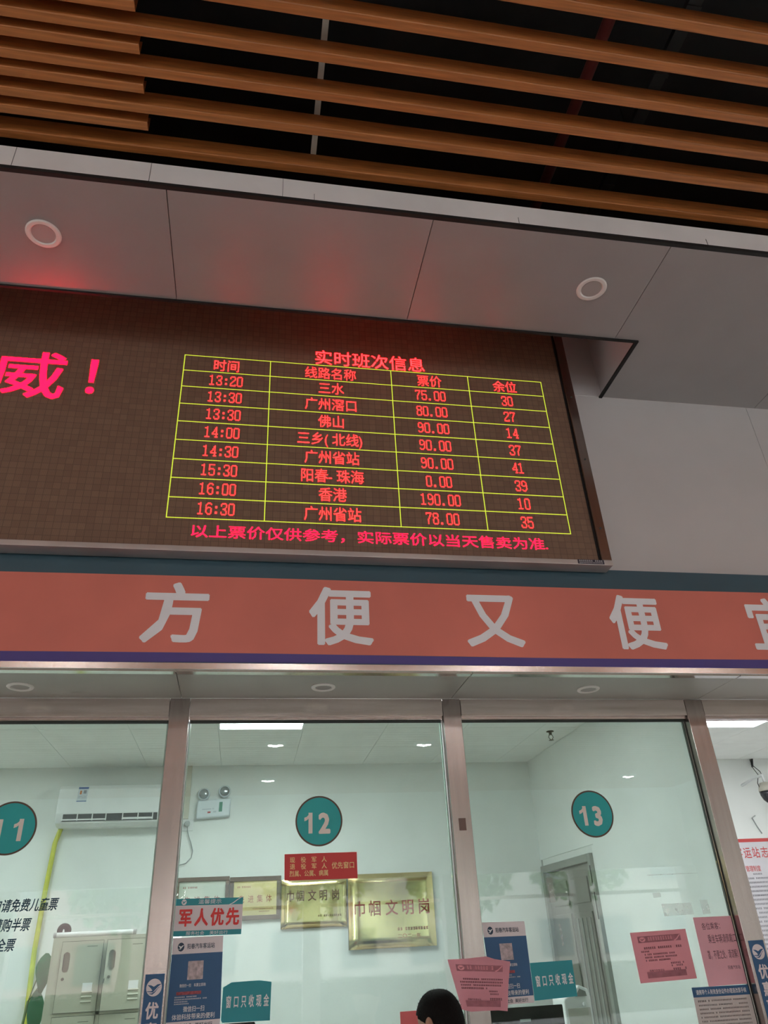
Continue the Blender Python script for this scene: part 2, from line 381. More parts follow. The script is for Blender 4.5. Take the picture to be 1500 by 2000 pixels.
# ================================================================== window frames
px = [(-5.09, -4.97), (-3.54, -3.42), (-1.98, -1.875), (-.431, -.325), (1.114, 1.221), (2.665, 2.781), (4.22, 4.335), (5.78, 5.89)]
pil = []
for i, (a, b) in enumerate(px):
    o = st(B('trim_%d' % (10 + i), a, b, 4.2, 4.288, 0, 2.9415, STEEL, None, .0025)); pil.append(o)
for i in range(len(px) - 1):
    a, b = px[i][1], px[i + 1][0]
    wn = empty('window_%d' % (i + 1), (a, 4.24, 1.05)); wn['kind'] = 'structure'
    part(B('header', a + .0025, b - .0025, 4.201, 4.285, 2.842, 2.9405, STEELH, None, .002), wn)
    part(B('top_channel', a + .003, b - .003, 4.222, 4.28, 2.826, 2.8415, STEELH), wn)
    if a > 2.7: continue      # the opening right of window 13 has no glass
    part(B('gasket', a + .003, b - .003, 4.250, 4.256, 2.815, 2.8255, GASK), wn)
    part(B('glass_pane', a + .010, b - .012, 4.26, 4.270, 1.06, 2.824, GLASS), wn)
    part(B('glass_edge', a + .005, a + .0095, 4.258, 4.272, 1.06, 2.824, EDGEG), wn)
    part(B('glass_edge', b - .0115, b - .006, 4.258, 4.272, 1.06, 2.824, EDGEG if i != 4 else GASK), wn)
    if i == 3:
        part(B('edge_trim', a + .0005, a + .0045, 4.24, 4.262, 1.06, 2.824, WHITE), wn)
        part(B('edge_trim', b - .005, b - .0005, 4.24, 4.262, 1.06, 2.824, WHITE), wn)
chip = B('brown_label', 1.148, 1.187, 4.1985, 4.1998, 2.222, 2.284, mat('brown_sticker', (.20, .13, .11), .6)); tag(chip, 'small brown square sticker on the steel post left of number 13', 'sticker')
# counter and low wall (below the frame, seen from other viewpoints)
st(B('wall_counter', -5.5, 8, 4.21, 4.28, 0, 1.0, OFFW)).name = 'wall_front'
ct = B('counter_top', -5.09, 2.66, 3.92, 4.199, 1.0, 1.04, mat('dark_granite', (.06, .055, .05), .2, 0, .4, 60), None, .004); tag(ct, 'dark granite counter ledge running below the ticket windows', 'counter')
for x in (-4.2, -2.7, -1.15, .39, 1.94): part(MB().prism([(4.199, 1.0), (3.98, 1.0), (4.199, .78)], 'x', x - .015, x + .015).build('bracket', STEEL), ct)
# ================================================================== offices behind
st(B('floor_office', -5.5, 8, 4.3, 6.95, 0, .02, mat('office_floor', (.75, .74, .71), .5))).name = 'floor.001'
st(B('wall_rear', -5.5, 8, 6.95, 7.05, 0, 3.3, OFFW))
st(B('wall_office_left', -5.6, -5.5, 3.8, 7.05, 0, 3.3, OFFW)).name = 'wall_left.001'
st(B('wall_office_right', 8, 8.1, 3.8, 7.05, 0, 3.3, OFFW)).name = 'wall_right.001'
pw_ = MB().prism([(2.662, 4.289), (2.74, 4.289), (2.74, 5.80), (2.62, 5.80), (2.62, 4.75)], 'z', 0, 3.149).box(2.62, 2.74, 5.80, 6.949, 2.30, 3.149).box(2.62, 2.74, 6.945, 6.949, 0, 2.3)
st(pw_.build('wall_partition', OFFW)).name = 'wall_middle'
oc = empty('ceiling'); oc['kind'] = 'structure'; oc.name = 'ceiling.004'
tiles = [-.22 + .63 * k for k in range(-8, 13)]; ty = [4.3, 5.075, 5.685, 6.295, 6.949]
lightcells = {(-.22, 5.075), (-2.74, 5.075), (3.56, 5.075), (.41, 4.3), (6.08, 5.075), (-4.0, 5.075)}  # the cell nearest the glass is an unseen lamp added to brighten the office
lights = []
for j in range(4):
    for x in tiles:
        a, b, c, d = x + .0015, x + .6285, ty[j] + .0015, ty[j + 1] - .0015
        if b > 8 or a < -5.5: continue
        if any(abs(x - q[0]) < .05 and abs(ty[j] - q[1]) < .05 for q in lightcells): lights.append((a, b, max(c, d - .61), d)); continue
        if a < 2.62 < b: B('tile', a, 2.619, c, d, 3.15, 3.16, OFFC, oc)
        elif a < 2.74 < b: B('tile', 2.741, b, c, d, 3.15, 3.16, OFFC, oc)
        elif not (2.62 < a and b < 2.74): B('tile', a, b, c, d, 3.15, 3.16, OFFC, oc)
st(B('ceiling_backing', -5.5, 8, 4.3, 6.95, 3.1605, 3.22, OFFC)).name = 'ceiling.005'
lab = ['bright square ceiling panel light seen at the top of window 12', 'bright square ceiling panel light in the open bay right of window 13']
EM = mat('panel_diffuser', (.8, .8, .8), .5, emit=(.95, .98, 1.0), estr=PANEL)
for (a, b, c, d) in lights:
    e = empty('panel_light', ((a + b) / 2, (c + d) / 2, 3.15)); 
    if abs(a + .22) < .1: l = lab[0]
    elif abs(a - 3.56) < .1: l = lab[1]
    else: l = {-4.0: 'ceiling panel light in the office far left, out of view', -2.74: 'ceiling panel light left of window 11, out of view', .41: 'added unseen ceiling panel light brightening the office, close behind the top of window 12', 6.08: 'ceiling panel light far right of the open bay, out of view'}[min((-4.0, -2.74, .41, 6.08), key=lambda q: abs(q - a))]
    tag(e, l, 'ceiling light')
    part(MB().box(a, b, c, c + .014, 3.142, 3.1595).box(a, b, d - .014, d, 3.142, 3.1595).box(a, a + .014, c + .014, d - .014, 3.142, 3.1595).box(b - .014, b, c + .014, d - .014, 3.142, 3.1595).build('frame', WHITE), e)
    part(B('diffuser', a + .0145, b - .0145, c + .0145, d - .0145, 3.146, 3.156, EM), e)
# door in the partition
DG = mat('grey_door_paint', (.19, .19, .165), .45, 0, .10, 3); DG2 = mat('grey_door_frame', (.25, .265, .24), .5, 0, .1, 4)
dr = empty('door_1', (2.62, 6.4, 0)); dr['kind'] = 'structure'
part(B('frame', 2.60, 2.70, 5.86, 5.91, .02, 2.245, DG2, None, .003), dr); part(B('frame', 2.60, 2.70, 6.88, 6.93, .02, 2.245, DG2, None, .003), dr); part(B('frame', 2.60, 2.70, 5.911, 6.879, 2.19, 2.245, DG2, None, .003), dr)
part(B('wall_infill', 2.63, 2.73, 5.80, 5.859, .02, 2.30, OFFW), dr); part(B('wall_infill', 2.63, 2.73, 5.86, 6.93, 2.246, 2.30, OFFW), dr)
lf = B('door_leaf', 2.63, 2.67, 5.915, 6.875, .03, 2.186, DG); part(lf, dr)
for z0, z1 in ((1.92, 2.10), (1.0, 1.86), (.15, .9)):
    for y0, y1 in ((6.02, 6.36), (6.44, 6.78)):
        part(B('raised_panel', 2.618, 2.6295, y0, y1, z0, z1, DG, None, .006), dr)
for y0 in (6.05, 6.13, 6.21, 6.29): part(B('rib', 2.611, 2.6175, y0, y0 + .03, 1.05, 1.82, DG2, None, .002), dr)
hd = MB().tube([(2.628, 6.83, 1.02), (2.575, 6.83, 1.02), (2.575, 6.72, 1.02)], .009, 8).build('handle', STEEL); part(hd, dr)
part(B('lock_edge', 2.598, 2.5995, 5.865, 5.885, 2.03, 2.16, BLACK), dr); part(B('lock_edge', 2.598, 2.5995, 5.865, 5.88, 1.80, 1.98, BLACK), dr)
# ================================================================== LED display
def ledboard_mat():
    m = bpy.data.materials.new('led_module_face'); m.use_nodes = True; nt = m.node_tree; N = nt.nodes.new; L = nt.links.new
    b = nt.nodes['Principled BSDF']; b.inputs['Roughness'].default_value = .55
    tc = N('ShaderNodeTexCoord'); sp = N('ShaderNodeSeparateXYZ'); L(tc.outputs['Object'], sp.inputs[0]); cb = N('ShaderNodeCombineXYZ'); L(sp.outputs['X'], cb.inputs[0]); L(sp.outputs['Z'], cb.inputs[1])
    br = N('ShaderNodeTexBrick'); br.offset = 0; br.inputs['Scale'].default_value = 1; br.inputs['Brick Width'].default_value = .0408; br.inputs['Row Height'].default_value = .0408
    br.inputs['Mortar Size'].default_value = .0012; br.inputs['Color1'].default_value = (.20, .115, .075, 1); br.inputs['Color2'].default_value = (.235, .14, .092, 1); br.inputs['Mortar'].default_value = (.12, .07, .045, 1)
    L(cb.outputs[0], br.inputs['Vector'])
    a = N('ShaderNodeMath'); a.operation = 'MULTIPLY'; a.inputs[1].default_value = 2 * math.pi / .0051; L(sp.outputs['X'], a.inputs[0]); s1 = N('ShaderNodeMath'); s1.operation = 'SINE'; L(a.outputs[0], s1.inputs[0])
    q = N('ShaderNodeMath'); q.operation = 'MULTIPLY_ADD'; q.inputs[1].default_value = .35; q.inputs[2].default_value = 1.0; L(s1.outputs[0], q.inputs[0])
    mx = N('ShaderNodeVectorMath'); mx.operation = 'SCALE'; L(br.outputs['Color'], mx.inputs[0]); L(q.outputs[0], mx.inputs['Scale']); L(mx.outputs[0], b.inputs['Base Color'])
    return m
brd = empty('led_display', (0, 3.63, 3.56)); tag(brd, 'wide brown LED timetable display in a steel frame under the soffit', 'display')
BX1 = 2.053
part(B('cabinet', -5.5, BX1 - .004, 3.655, 3.7635, 3.58, 5.45, BLACK), brd)
part(B('screen_face', -5.46, 1.985, 3.632, 3.654, 3.585, 5.40, ledboard_mat()), brd)
part(B('screen_surround', 1.9855, 1.992, 3.625, 3.654, 3.585, 5.40, BLACK), brd)
part(B('frame_rail', -5.5, BX1, 3.60, 3.70, 3.552, 3.584, FRST, None, .003), brd)
part(B('frame_rail', -5.5, BX1, 3.60, 3.70, 5.41, 5.45, FRST, None, .003), brd)
part(B('frame_stile', 1.993, BX1, 3.602, 3.70, 3.5845, 5.4095, STEEL, None, .003), brd)
for z in (3.80, 4.3, 4.8): part(MB().lathe([(.006, 0), (.006, -.003), (.003, -.004)], (2.024, 3.602, z), 'y', 10).build('screw', GASK), brd)
YL = 3.6315
RED = led_mat('led_red', (1.0, .0125, .012), 12)
TITLE = led_mat('led_title', (1.0, .0035, .004), 55)
PINK = led_mat('led_magenta', (1.0, .0008, .0090), 24)
PINKF = led_mat('led_magenta_footer', (1.0, .004, .032), 6)
LIME = led_mat('led_lime', (.80, .95, .06), 1.3, (.03, .03, .01))
def led_sheet(x0, z1, x1, z0): s = Sheet([(x0, z1), (x1, z1), (x1, z0), (x0, z0)], YL); s.th = .0004; return s
DIG = {
'0': ".####.|#....#|#....#|#....#|#....#|#....#|#....#|#....#|#....#|#....#|.####.",
'1': "..#...|###...|..#...|..#...|..#...|..#...|..#...|..#...|..#...|..#...|#####.",
'2': ".####.|#....#|#....#|.....#|....#.|...#..|..#...|.#....|#.....|#....#|######",
'3': ".####.|#....#|#....#|.....#|....#.|..###.|....#.|.....#|#....#|#....#|.####.",
'4': "....#.|...##.|...##.|..#.#.|..#.#.|.#..#.|#...#.|######|....#.|....#.|...###",
'5': "######|#.....|#.....|#.....|#####.|#....#|.....#|.....#|#....#|#....#|.####.",
'6': "..###.|.#...#|#.....|#.....|#.###.|##...#|#....#|#....#|#....#|.#...#|..###.",
'7': "######|#....#|....#.|....#.|...#..|...#..|..#...|..#...|..#...|..#...|..#...",
'8': ".####.|#....#|#....#|#....#|.####.|.#..#.|#....#|#....#|#....#|#....#|.####.",
'9': ".###..|#...#.|#....#|#....#|#...##|.###.#|.....#|.....#|.....#|#...#.|.###..",
':': "......|......|......|..##..|..##..|......|......|......|..##..|..##..|......",
'.': "......|......|......|......|......|......|......|......|......|.##...|.##..."}
def digits(mb, t, xc, zc):
    pw, ph = .0055, .0070; adv = .0413; x0 = xc - adv * len(t) / 2 + .004
    for c in t:
        rows = DIG[c].split('|')
        for j, r in enumerate(rows):
            for i, k in enumerate(r):
                if k == '#':
                    x = x0 + i * pw; z = zc + ph * (5.5 - j); mb.quad((x, YL - .0006, z), (x, YL - .0006, z - ph), (x + pw, YL - .0006, z - ph), (x + pw, YL - .0006, z))
        x0 += adv
tz = [4.937, 4.815, 4.689, 4.557, 4.425, 4.291, 4.156, 4.028, 3.900, 3.769]; tx = [-.491, .036, .811, 1.329, 1.841]
t_ = .0027
def bar(x0, x1, z0, z1): part(MB().quad((x0, YL - .0006, z0), (x1, YL - .0006, z0), (x1, YL - .0006, z1), (x0, YL - .0006, z1)).build('table_line', LIME, fix=False), brd)
for z in tz: bar(tx[0] - t_, tx[-1] + t_, z - t_, z + t_)
for x in tx: bar(x - t_, x + t_, tz[-1], tz[0])
rows = [('13:20', '三水', '75.00', '30'), ('13:30', '广州滘口', '80.00', '27'), ('13:30', '佛山', '90.00', '14'), ('14:00', '三乡(北线)', '90.00', '37'), ('14:30', '广州省站', '90.00', '41'), ('15:30', '阳春-珠海', '0.00', '39'), ('16:00', '香港', '190.00', '10'), ('16:30', '广州省站', '78.00', '35')]
txt = []
mb = MB()
EMW, EMH = .083, .099
def cj(t, xc, zc, ew=EMW, eh=EMH):
    tot = sum(.55 if half(c) else 1 for c in t) * ew
    return (t, xc - tot / 2, zc, tot, eh)
def led_text(items, m, name, bold, split=True):
    s = Sheet([(0, 1), (1, 1), (1, 0), (0, 0)], YL); s.th = .0004
    o = s.text([(t, x, 1 - (z + h / 2), x + wdt, 1 - (z - h / 2)) for t, x, z, wdt, h in items], m, name, bold, True)
    for q in o: part(q, brd)
xc = [(tx[i] + tx[i + 1]) / 2 for i in range(4)]
hz = [4.873]
for i, t in enumerate(('时间', '线路名称', '票价', '余位')): txt.append(cj(t, xc[i] - .006, 4.873))
for j, (a, b, c, d) in enumerate(rows):
    zc = (tz[j + 1] + tz[j + 2]) / 2
    txt.append(cj(b, xc[1] - .004, zc))
    for t, xx in ((a, xc[0] - .002), (c, xc[2] - .008), (d, xc[3] - .006)):
        mb = MB(); digits(mb, t, xx, zc); part(stuff(mb.build('number_entry', RED, fix=False)), brd)
led_text(txt, RED, 'table_characters', 0)
led_text([('实时班次信息', .312, 5.005, .735, .130)], TITLE, 'title_characters', 0)
led_text([('以上票价仅供参考，实际票价以当天售卖为准.', -.362, 3.692, 2.085, .084)], PINKF, 'footer_characters', 0.006)
led_text([('威', -1.580, 4.698, .435, .37), ('！', -1.095, 4.715, .34, .34)], PINK, 'slogan_characters', .010)
# maker's plate on the frame
pl = Sheet([(1.835, 3.584), (1.998, 3.584), (1.998, 3.556), (1.835, 3.556)], 3.5995); pl.parent = None
o = pl.base('maker_plate', mat('dark_plate', (.03, .025, .05), .4)); 
pl.greek([(.05, .97, .10, .38, .075), (.05, .97, .58, .3, .05)], mat('plate_print', (.6, .6, .62), .5))
tag(o, 'tiny dark maker plate on the bottom right corner of the display frame', 'label')

# ================================================================== stickers on the glass and posts
YG = 4.2596
TEAL = mat('sticker_teal', (.01, .42, .43), .45, 0, .05, 6); RIM = mat('sticker_brown_rim', (.10, .055, .035), .5); NUM = mat('sticker_numeral', (.88, .82, .76), .5)
def number(cx, cz, txt_, x0, x1, label):
    e = MB(); n = 48
    ring = Sheet([(cx - .126, cz + .126), (cx + .126, cz + .126), (cx + .126, cz - .126), (cx - .126, cz - .126)], YG)
    circ = lambda r: [(.5 + r * math.cos(2 * math.pi * i / n), .5 - r * math.sin(2 * math.pi * i / n)) for i in range(n)][::-1]
    o = ring.base('window_number', RIM, .0012, circ(.5)); tag(o, label, 'sign', None)
    ring.poly('teal_disc', circ(.466)[::-1], TEAL)
    ring.text([(txt_[0], x0, .26, x0 + .26 / .55 * .55 * 1.15, .80), (txt_[1], x1, .26, x1 + .26 * 1.15, .80)], NUM, 'numeral', .045, True)
number(-1.154, 2.300, '11', .13, .52, 'round teal window number 11 with a brown rim, on the left pane')
number(.394, 2.297, '12', .14, .50, 'round teal window number 12 with a brown rim, on the middle pane')
number(1.954, 2.298, '13', .14, .50, 'round teal window number 13 with a brown rim, on the right pane')
NAVYT = mat('vinyl_blue_text', (.006, .05, .09), .5)
tl = empty('window_lettering', (-1.0, 4.2595, 1.88)); tag(tl, 'slanted dark blue fare lettering below number 11 on the glass', 'lettering')
s_ = Sheet([(-1.5, 2.05), (-.5, 2.05), (-.5, 1.75), (-1.5, 1.75)], YG); s_.th = 0
def uvb(t, xr, zc, cw, h):
    x0 = xr - cw * len(t); return (t, (x0 + 1.5), (2.05 - zc - h / 2) / .3, (xr + 1.5), (2.05 - zc + h / 2) / .3, .22)
part(s_.text([uvb('申请免费儿童票', -.868, 1.953, .0425, .058), uvb('请购半票', -.978, 1.871, .0425, .058), uvb('全票', -1.032, 1.789, .0425, .056)], NAVYT, 'lettering', .02), tl)
# red priority sign
RD = mat('sign_red', (.68, .05, .05), .5); GOLD_T = mat('sign_gold_text', (.92, .72, .34), .5)
s_ = Sheet([(.214, 2.139), (.593, 2.139), (.594, 2.013), (.216, 2.015)], YG); o = s_.base('priority_sign', RD); tag(o, 'red sign with gold priority lettering directly below number 12', 'sign')
s_.text([(c, u, v, u + .075, v + .23) for v, l in ((.12, '现役军人'), (.37, '退役军人')) for c, u in zip(l, (.07, .22, .365, .505))] + [('烈属、公属、病属', .065, .63, .60, .87), ('优先窗口', .645, .35, .965, .62)], GOLD_T, bold=.012)
# soldiers first notice
PALE = mat('print_pale', (.86, .80, .84), .5, 0, .03, 6); TL2 = mat('print_teal', (.02, .34, .40), .45); REDT = mat('print_red', (.80, .05, .05), .5); PT = mat('print_white', (.88, .90, .92), .5)
s_ = Sheet([(-.315, 1.952), (.012, 1.947), (.009, 1.786), (-.315, 1.790)], YG); o = s_.base('priority_notice', PALE); tag(o, 'pale notice with large red characters and teal edges, left in window 12', 'notice')
s_.rect('teal_band', 0, 0, 1, .185, TL2); s_.rect('teal_band', 0, .86, 1, 1, TL2)
s_.logo(.12, .095, .038, .078, PT, TL2, False)
s_.poly('white_swoosh', [(.25, .20), (.25, .215), (.80, .20), (.86, .15), (.93, .05), (.975, .0), (.96, 0), (.91, .05), (.85, .13), (.79, .185)], PT)
s_.text([('温馨提示', .33, .02, .68, .155), ('服务社会  美好出行', .18, .875, .80, .985)], PT, bold=.0)
s_.text([(c, u, .265, u + .205, .755) for c, u in zip('军人优先', (.055, .29, .525, .755))], REDT, 'red_characters', .035, True)
# phone payment notices
NAVY = mat('print_navy', (.028, .12, .28), .45, 0, .05, 6); NAVD = mat('print_dark_blue', (.02, .05, .10), .5)
def qr_notice(q, label, y=YG):
    s = Sheet(q, y); o = s.base('phone_notice', PALE); tag(o, label, 'notice', None)
    s.rect('navy_field', 0, .185, 1, .915, NAVY)
    s.logo(.17, .105, .065, .05, NAVD, PT, False)
    s.text([('阳春汽车客运站', .29, .07, .84, .135), ('服务社会 美好出行', .16, .935, .86, .985)], NAVD, 'dark_lettering', .014)
    s.rect('plain_patch', .335, .27, .635, .475, mat('plain_patch', (.55, .47, .50), .6, 0, .35, 60))
    s.text([('微信扫一扫', .20, .515, .42, .555), ('车票立即购', .47, .515, .70, .555), ('微信扫一扫', .30, .755, .70, .82), ('体验科技带来的便利', .10, .835, .90, .90)], PT, 'pale_lettering', .012)
    s.rect('red_heading', .15, .60, .62, .635, mat('print_dull_red', (.40, .09, .11), .6, 0, .4, 90))
    s.greek([(.12, .55, .65, .014, .028), (.12, .74, .675, .014, .028), (.12, .36, .70, .014, .028), (.12, .44, .723, .014, .028)], PT)
    return s
qr_notice([(-.314, 1.783), (-.077, 1.784), (-.070, 1.415), (-.316, 1.413)], 'navy phone-payment notice below the red-lettered notice in window 12')
qr_notice([(1.238, 1.784), (1.469, 1.781), (1.469, 1.424), (1.256, 1.422)], 'navy phone-payment notice right of the steel post in window 13')
def cash(q, label, outline=None):
    s = Sheet(q, YG); o = s.base('cash_notice', TL2, .0012, outline); tag(o, label, 'notice')
    s.text([(c, u, .34, u + .115, .66) for c, u in zip('窗口只收现金', (.075, .23, .385, .54, .695, .85))], PT, 'pale_lettering', .02, True); return s
cash([(-.064, 1.591), (.163, 1.588), (.160, 1.426), (-.067, 1.429)], 'teal cash-only notice with a cut top left corner in window 12', [(0, .14), (.17, .02), (.75, 0), (1, .05), (1, 1), (.03, 1), (0, .93)])
cash([(1.471, 1.593), (1.699, 1.595), (1.700, 1.438), (1.472, 1.431)], 'rectangular teal cash-only notice in window 13')
# pink notices
PK = mat('pink_paper', (.86, .36, .42), .7, 0, .06, 5, .2, 30); PKT = mat('pink_paper_thin', (.86, .38, .46), .7, 0, .08, 5, .3, 30, transl=.16); PD = mat('pink_print', (.16, .055, .075), .6); PB = mat('pink_band', (.42, .15, .19), .6, 0, .2, 30)
def pink(q, y, m, label, rows_, seed, outline=None):
    s = Sheet(q, y); o = s.base('pink_notice', m, .0004, outline); tag(o, label, 'notice')
    s.rect('dark_band', .11, .09, .88, .22, PB); s.logo(.19, .155, .055, .05, PK, PB, False)
    s.greek([(.28, .72, .11, .075, .045)], PK, 'heading_print', seed)
    s.poly('swoosh', [(.74, .21), (.79, .18), (.86, .10), (.88, .10), (.81, .19), (.77, .22)], PK)
    s.greek(rows_, PD, 'small_print', seed + 1)
    s.rect('dark_band', .15, .80, .84, .92, PB)
    s.text([('阳春汽车客运站', .20, .755, .46, .80)], PD, 'lettering', .0)
    return s
pink([(2.047, 1.702), (2.369, 1.707), (2.374, 1.480), (2.054, 1.474)], YG, PK, 'plain pink notice on the glass at the lower right of window 13',
     [(.18, .86, .31, .045, .036), (.12, .26, .38, .035, .03), (.17, .72, .44, .035, .026), (.17, .74, .50, .035, .026), (.17, .62, .56, .035, .026), (.60, .84, .64, .035, .03), (.60, .80, .69, .035, .03), (.62, .88, .755, .045, .035)], 3)
pink([(1.025, 1.630), (1.348, 1.606), (1.309, 1.400), (1.071, 1.416)], 4.1985, PKT, 'thin pink notice taped across the steel post between windows 12 and 13',
     [(.18, .90, .36, .035, .032), (.12, .90, .42, .035, .032), (.12, .86, .48, .035, .032), (.12, .60, .54, .035, .032), (.62, .80, .60, .03, .028), (.64, .80, .655, .03, .028), (.63, .86, .745, .05, .035)], 5,
     [(0, 0), (.3, -.03), (.62, -.09), (.75, -.04), (1, 0), (.985, .5), (.99, 1), (.8, .985), (.5, 1.0), (.22, 1.02), (.03, .98)])
s_ = Sheet([(2.428, 1.758), (2.655, 1.757), (2.655, 1.442), (2.430, 1.440)], YG); o = s_.base('pink_notice', mat('pink_paper_pale', (.86, .46, .54), .7, 0, .05, 5, .2, 30), .0006); tag(o, 'tall pale pink notice with large handwritten-style lines beside the right post of window 13', 'notice')
s_.text([('各位乘客：', .17, .085, .72, .195), ('乘坐车辆请佩戴口', .26, .26, 1.0, .40), ('罩，不便之处，请谅解！', .16, .49, 1.0, .63), ('阳春汽车站', .60, .725, .92, .785)], PD, 'lettering', .004)
s_ = Sheet([(2.331, 1.441), (2.654, 1.438), (2.652, 1.06), (2.326, 1.06)], YG); o = s_.base('travel_notice', mat('grey_paper', (.70, .65, .64), .6, 0, .03, 5), .0010); tag(o, 'grey text notice with a dark blue heading under the pale pink notice', 'notice')
s_.rect('blue_heading', 0, 0, 1, .115, NAVY); s_.text([('请携带个人有效身份证件办理退改票手续', .06, .028, .95, .09)], PT, 'heading_lettering', .012)
s_.greek([(.06, .26, .15, .022, .03)], BLACK, 'bold_print', 9)
s_.greek([(.30, .93, .15, .018, .027)] + [(.06, .93, .20 + .045 * k, .018, .027) for k in range(17)], mat('grey_print', (.16, .14, .14), .6), 'small_print', 10)
s_ = Sheet([(.784, 1.424), (.93, 1.426), (.93, 1.22), (.784, 1.22)], YG); o = s_.base('red_notice', mat('red_paper', (.80, .18, .19), .7, 0, .05, 5), .0006); tag(o, 'plain red paper partly hidden behind the customer head', 'notice')
# vertical navy signs on posts
def navy_strip(x0, x1, zt, label):
    s = Sheet([(x0, zt), (x1, zt), (x1, 1.15), (x0, 1.15)], 4.1995); o = s.base('discount_sign', NAVY); tag(o, label, 'sign')
    H_ = zt - 1.15; wdt = x1 - x0
    s.logo(.5, .053 / H_, .40, .40 * wdt / H_, PALE, NAVY)
    s.text([(c, .16, (.108 + k * .078) / H_, .84, (.108 + k * .078 + .068) / H_) for k, c in enumerate('优惠票价')], PALE, 'white_characters', .03, True)
navy_strip(-.421, -.334, 1.640, 'narrow navy strip sign with round emblem on the steel post left of window 12')
navy_strip(2.682, 2.770, 1.636, 'narrow navy strip sign with round emblem on the steel post right of window 13')
# tape residue left on the glass
TAPE = mat('tape_residue', (.75, .78, .76), .5, 0, .3, 40, transl=.72)
mb = MB()
def tp(q):
    mb.quad(*[(x, YG - .0005, z) for x, z in q])
for (x0, x1, z0, z1) in ((2.21, 2.52, 1.97, 1.975), (2.22, 2.27, 1.86, 1.885), (2.26, 2.44, 1.77, 1.83), (2.49, 2.54, 1.77, 1.84), (1.62, 1.66, 1.86, 1.98), (1.655, 1.67, 1.66, 1.76)): tp([(x0, z1), (x0 + .004, z0), (x1, z0 + .003), (x1 - .003, z1)])
o = mb.build('tape_residue', TAPE, fix=False); stuff(o); tag(o, 'faint leftover tape marks on the glass of window 13', 'tape')

# ================================================================== things in the offices
YR = 6.949
# air conditioner
ac = empty('air_conditioner', (-1.09, YR, 2.66)); tag(ac, 'white wall air conditioner behind the left pane above the locker', 'air conditioner')
ax0, ax1 = -1.495, -.655
part(MB().prism([(YR, 2.655), (6.80, 2.650), (6.73, 2.672), (6.715, 2.745), (6.715, 2.93), (6.745, 2.962), (YR, 2.965)], 'x', ax0, ax1).build('casing', WHITE, None, .006), ac)
part(B('outlet', ax0 + .05, ax1 - .05, 6.7125, 6.735, 2.685, 2.738, mat('ac_dark', (.05, .06, .065), .6)), ac)
for x in (-1.445, -1.33, -1.215, -1.11, -.98, -.86, -.745): part(B('vane_divider', x, x + .008, 6.709, 6.72, 2.687, 2.737, WHITE), ac)
part(B('louvre', -1.44, -1.105, 6.706, 6.7085, 2.690, 2.700, WHITE), ac); part(B('louvre', -.975, -.74, 6.706, 6.7085, 2.690, 2.705, WHITE), ac)
s_ = Sheet([(-1.345, 2.945), (-1.268, 2.945), (-1.275, 2.832), (-1.352, 2.832)], 6.7145); s_.parent = None; o = s_.base('energy_label', mat('energy_label', (.60, .65, .72), .5)); part(o, ac)
s_.rect('blue_band', 0, 0, 1, .14, mat('label_blue', (.07, .15, .35), .5)); s_.rect('blue_band', 0, .94, 1, 1, mat('label_blue', 0)); s_.rect('grade_bar', .2, .25, .38, .5, mat('label_orange', (.55, .18, .05), .5)); s_.rect('grade_patch', .55, .22, .85, .45, mat('label_grey', (.25, .28, .32), .5))
s_.greek([(.12, .9, .62, .04, .07), (.12, .9, .72, .04, .07)], mat('label_grey', 0), 'small_print', 4)
# yellow-wrapped pipe
yp = MB().tube([(-1.475, 6.90, 2.66), (-1.49, 6.915, 2.62), (-1.51, 6.925, 2.55), (-1.525, 6.925, 2.2), (-1.532, 6.925, 1.8), (-1.515, 6.925, 1.4), (-1.50, 6.925, .9), (-1.50, 6.925, .02)], .0185, 10).build('wrapped_pipe', mat('yellow_tape', (.55, .56, .06), .5, 0, .12, 12, .3, 20), None, smooth=True)
tag(yp, 'yellow-wrapped pipe running down the wall from the air conditioner', 'pipe')
# emergency light
em = empty('emergency_light', (-.265, YR, 2.7)); tag(em, 'white twin-head emergency light on the rear wall in window 12', 'emergency light')
part(MB().prism([(-.405, 2.705), (-.125, 2.722), (-.122, 2.865), (-.40, 2.853)], 'y', 6.88, YR).build('body', mat('emergency_body', (.62, .68, .72), .35), None, .012), em)
for x, z in ((-.352, 2.905), (-.178, 2.925)):
    h = MB().lathe([(.02, .05), (.045, .03), (.052, 0), (.046, -.012), (.04, -.014)], (x, 6.905, z), 'y', 24).build('lamp_head', mat('emergency_body', 0), None, smooth=True); part(h, em)
    g = MB().lathe([(.040, -.0145), (.034, -.022), (.012, -.025)], (x, 6.905, z), 'y', 24).build('lamp_lens', mat('lamp_lens', (.30, .34, .36), .15, .6), None, smooth=True); part(g, em)
s_ = Sheet([(-.40, 2.853), (-.122, 2.865), (-.125, 2.722), (-.405, 2.705)], 6.8795); s_.th = .0; s_.parent = None
for o in (s_.rect('green_panel', .66, .18, .76, .72, mat('label_green', (.04, .22, .15), .5)), s_.rect('red_button', .33, .66, .42, .76, mat('label_red', (.4, .08, .08), .5)), s_.greek([(.16, .52, .50, .06, .03), (.5, .58, .66, .08, .03)], mat('label_grey', 0), 'small_print', 6)): part(o, em)
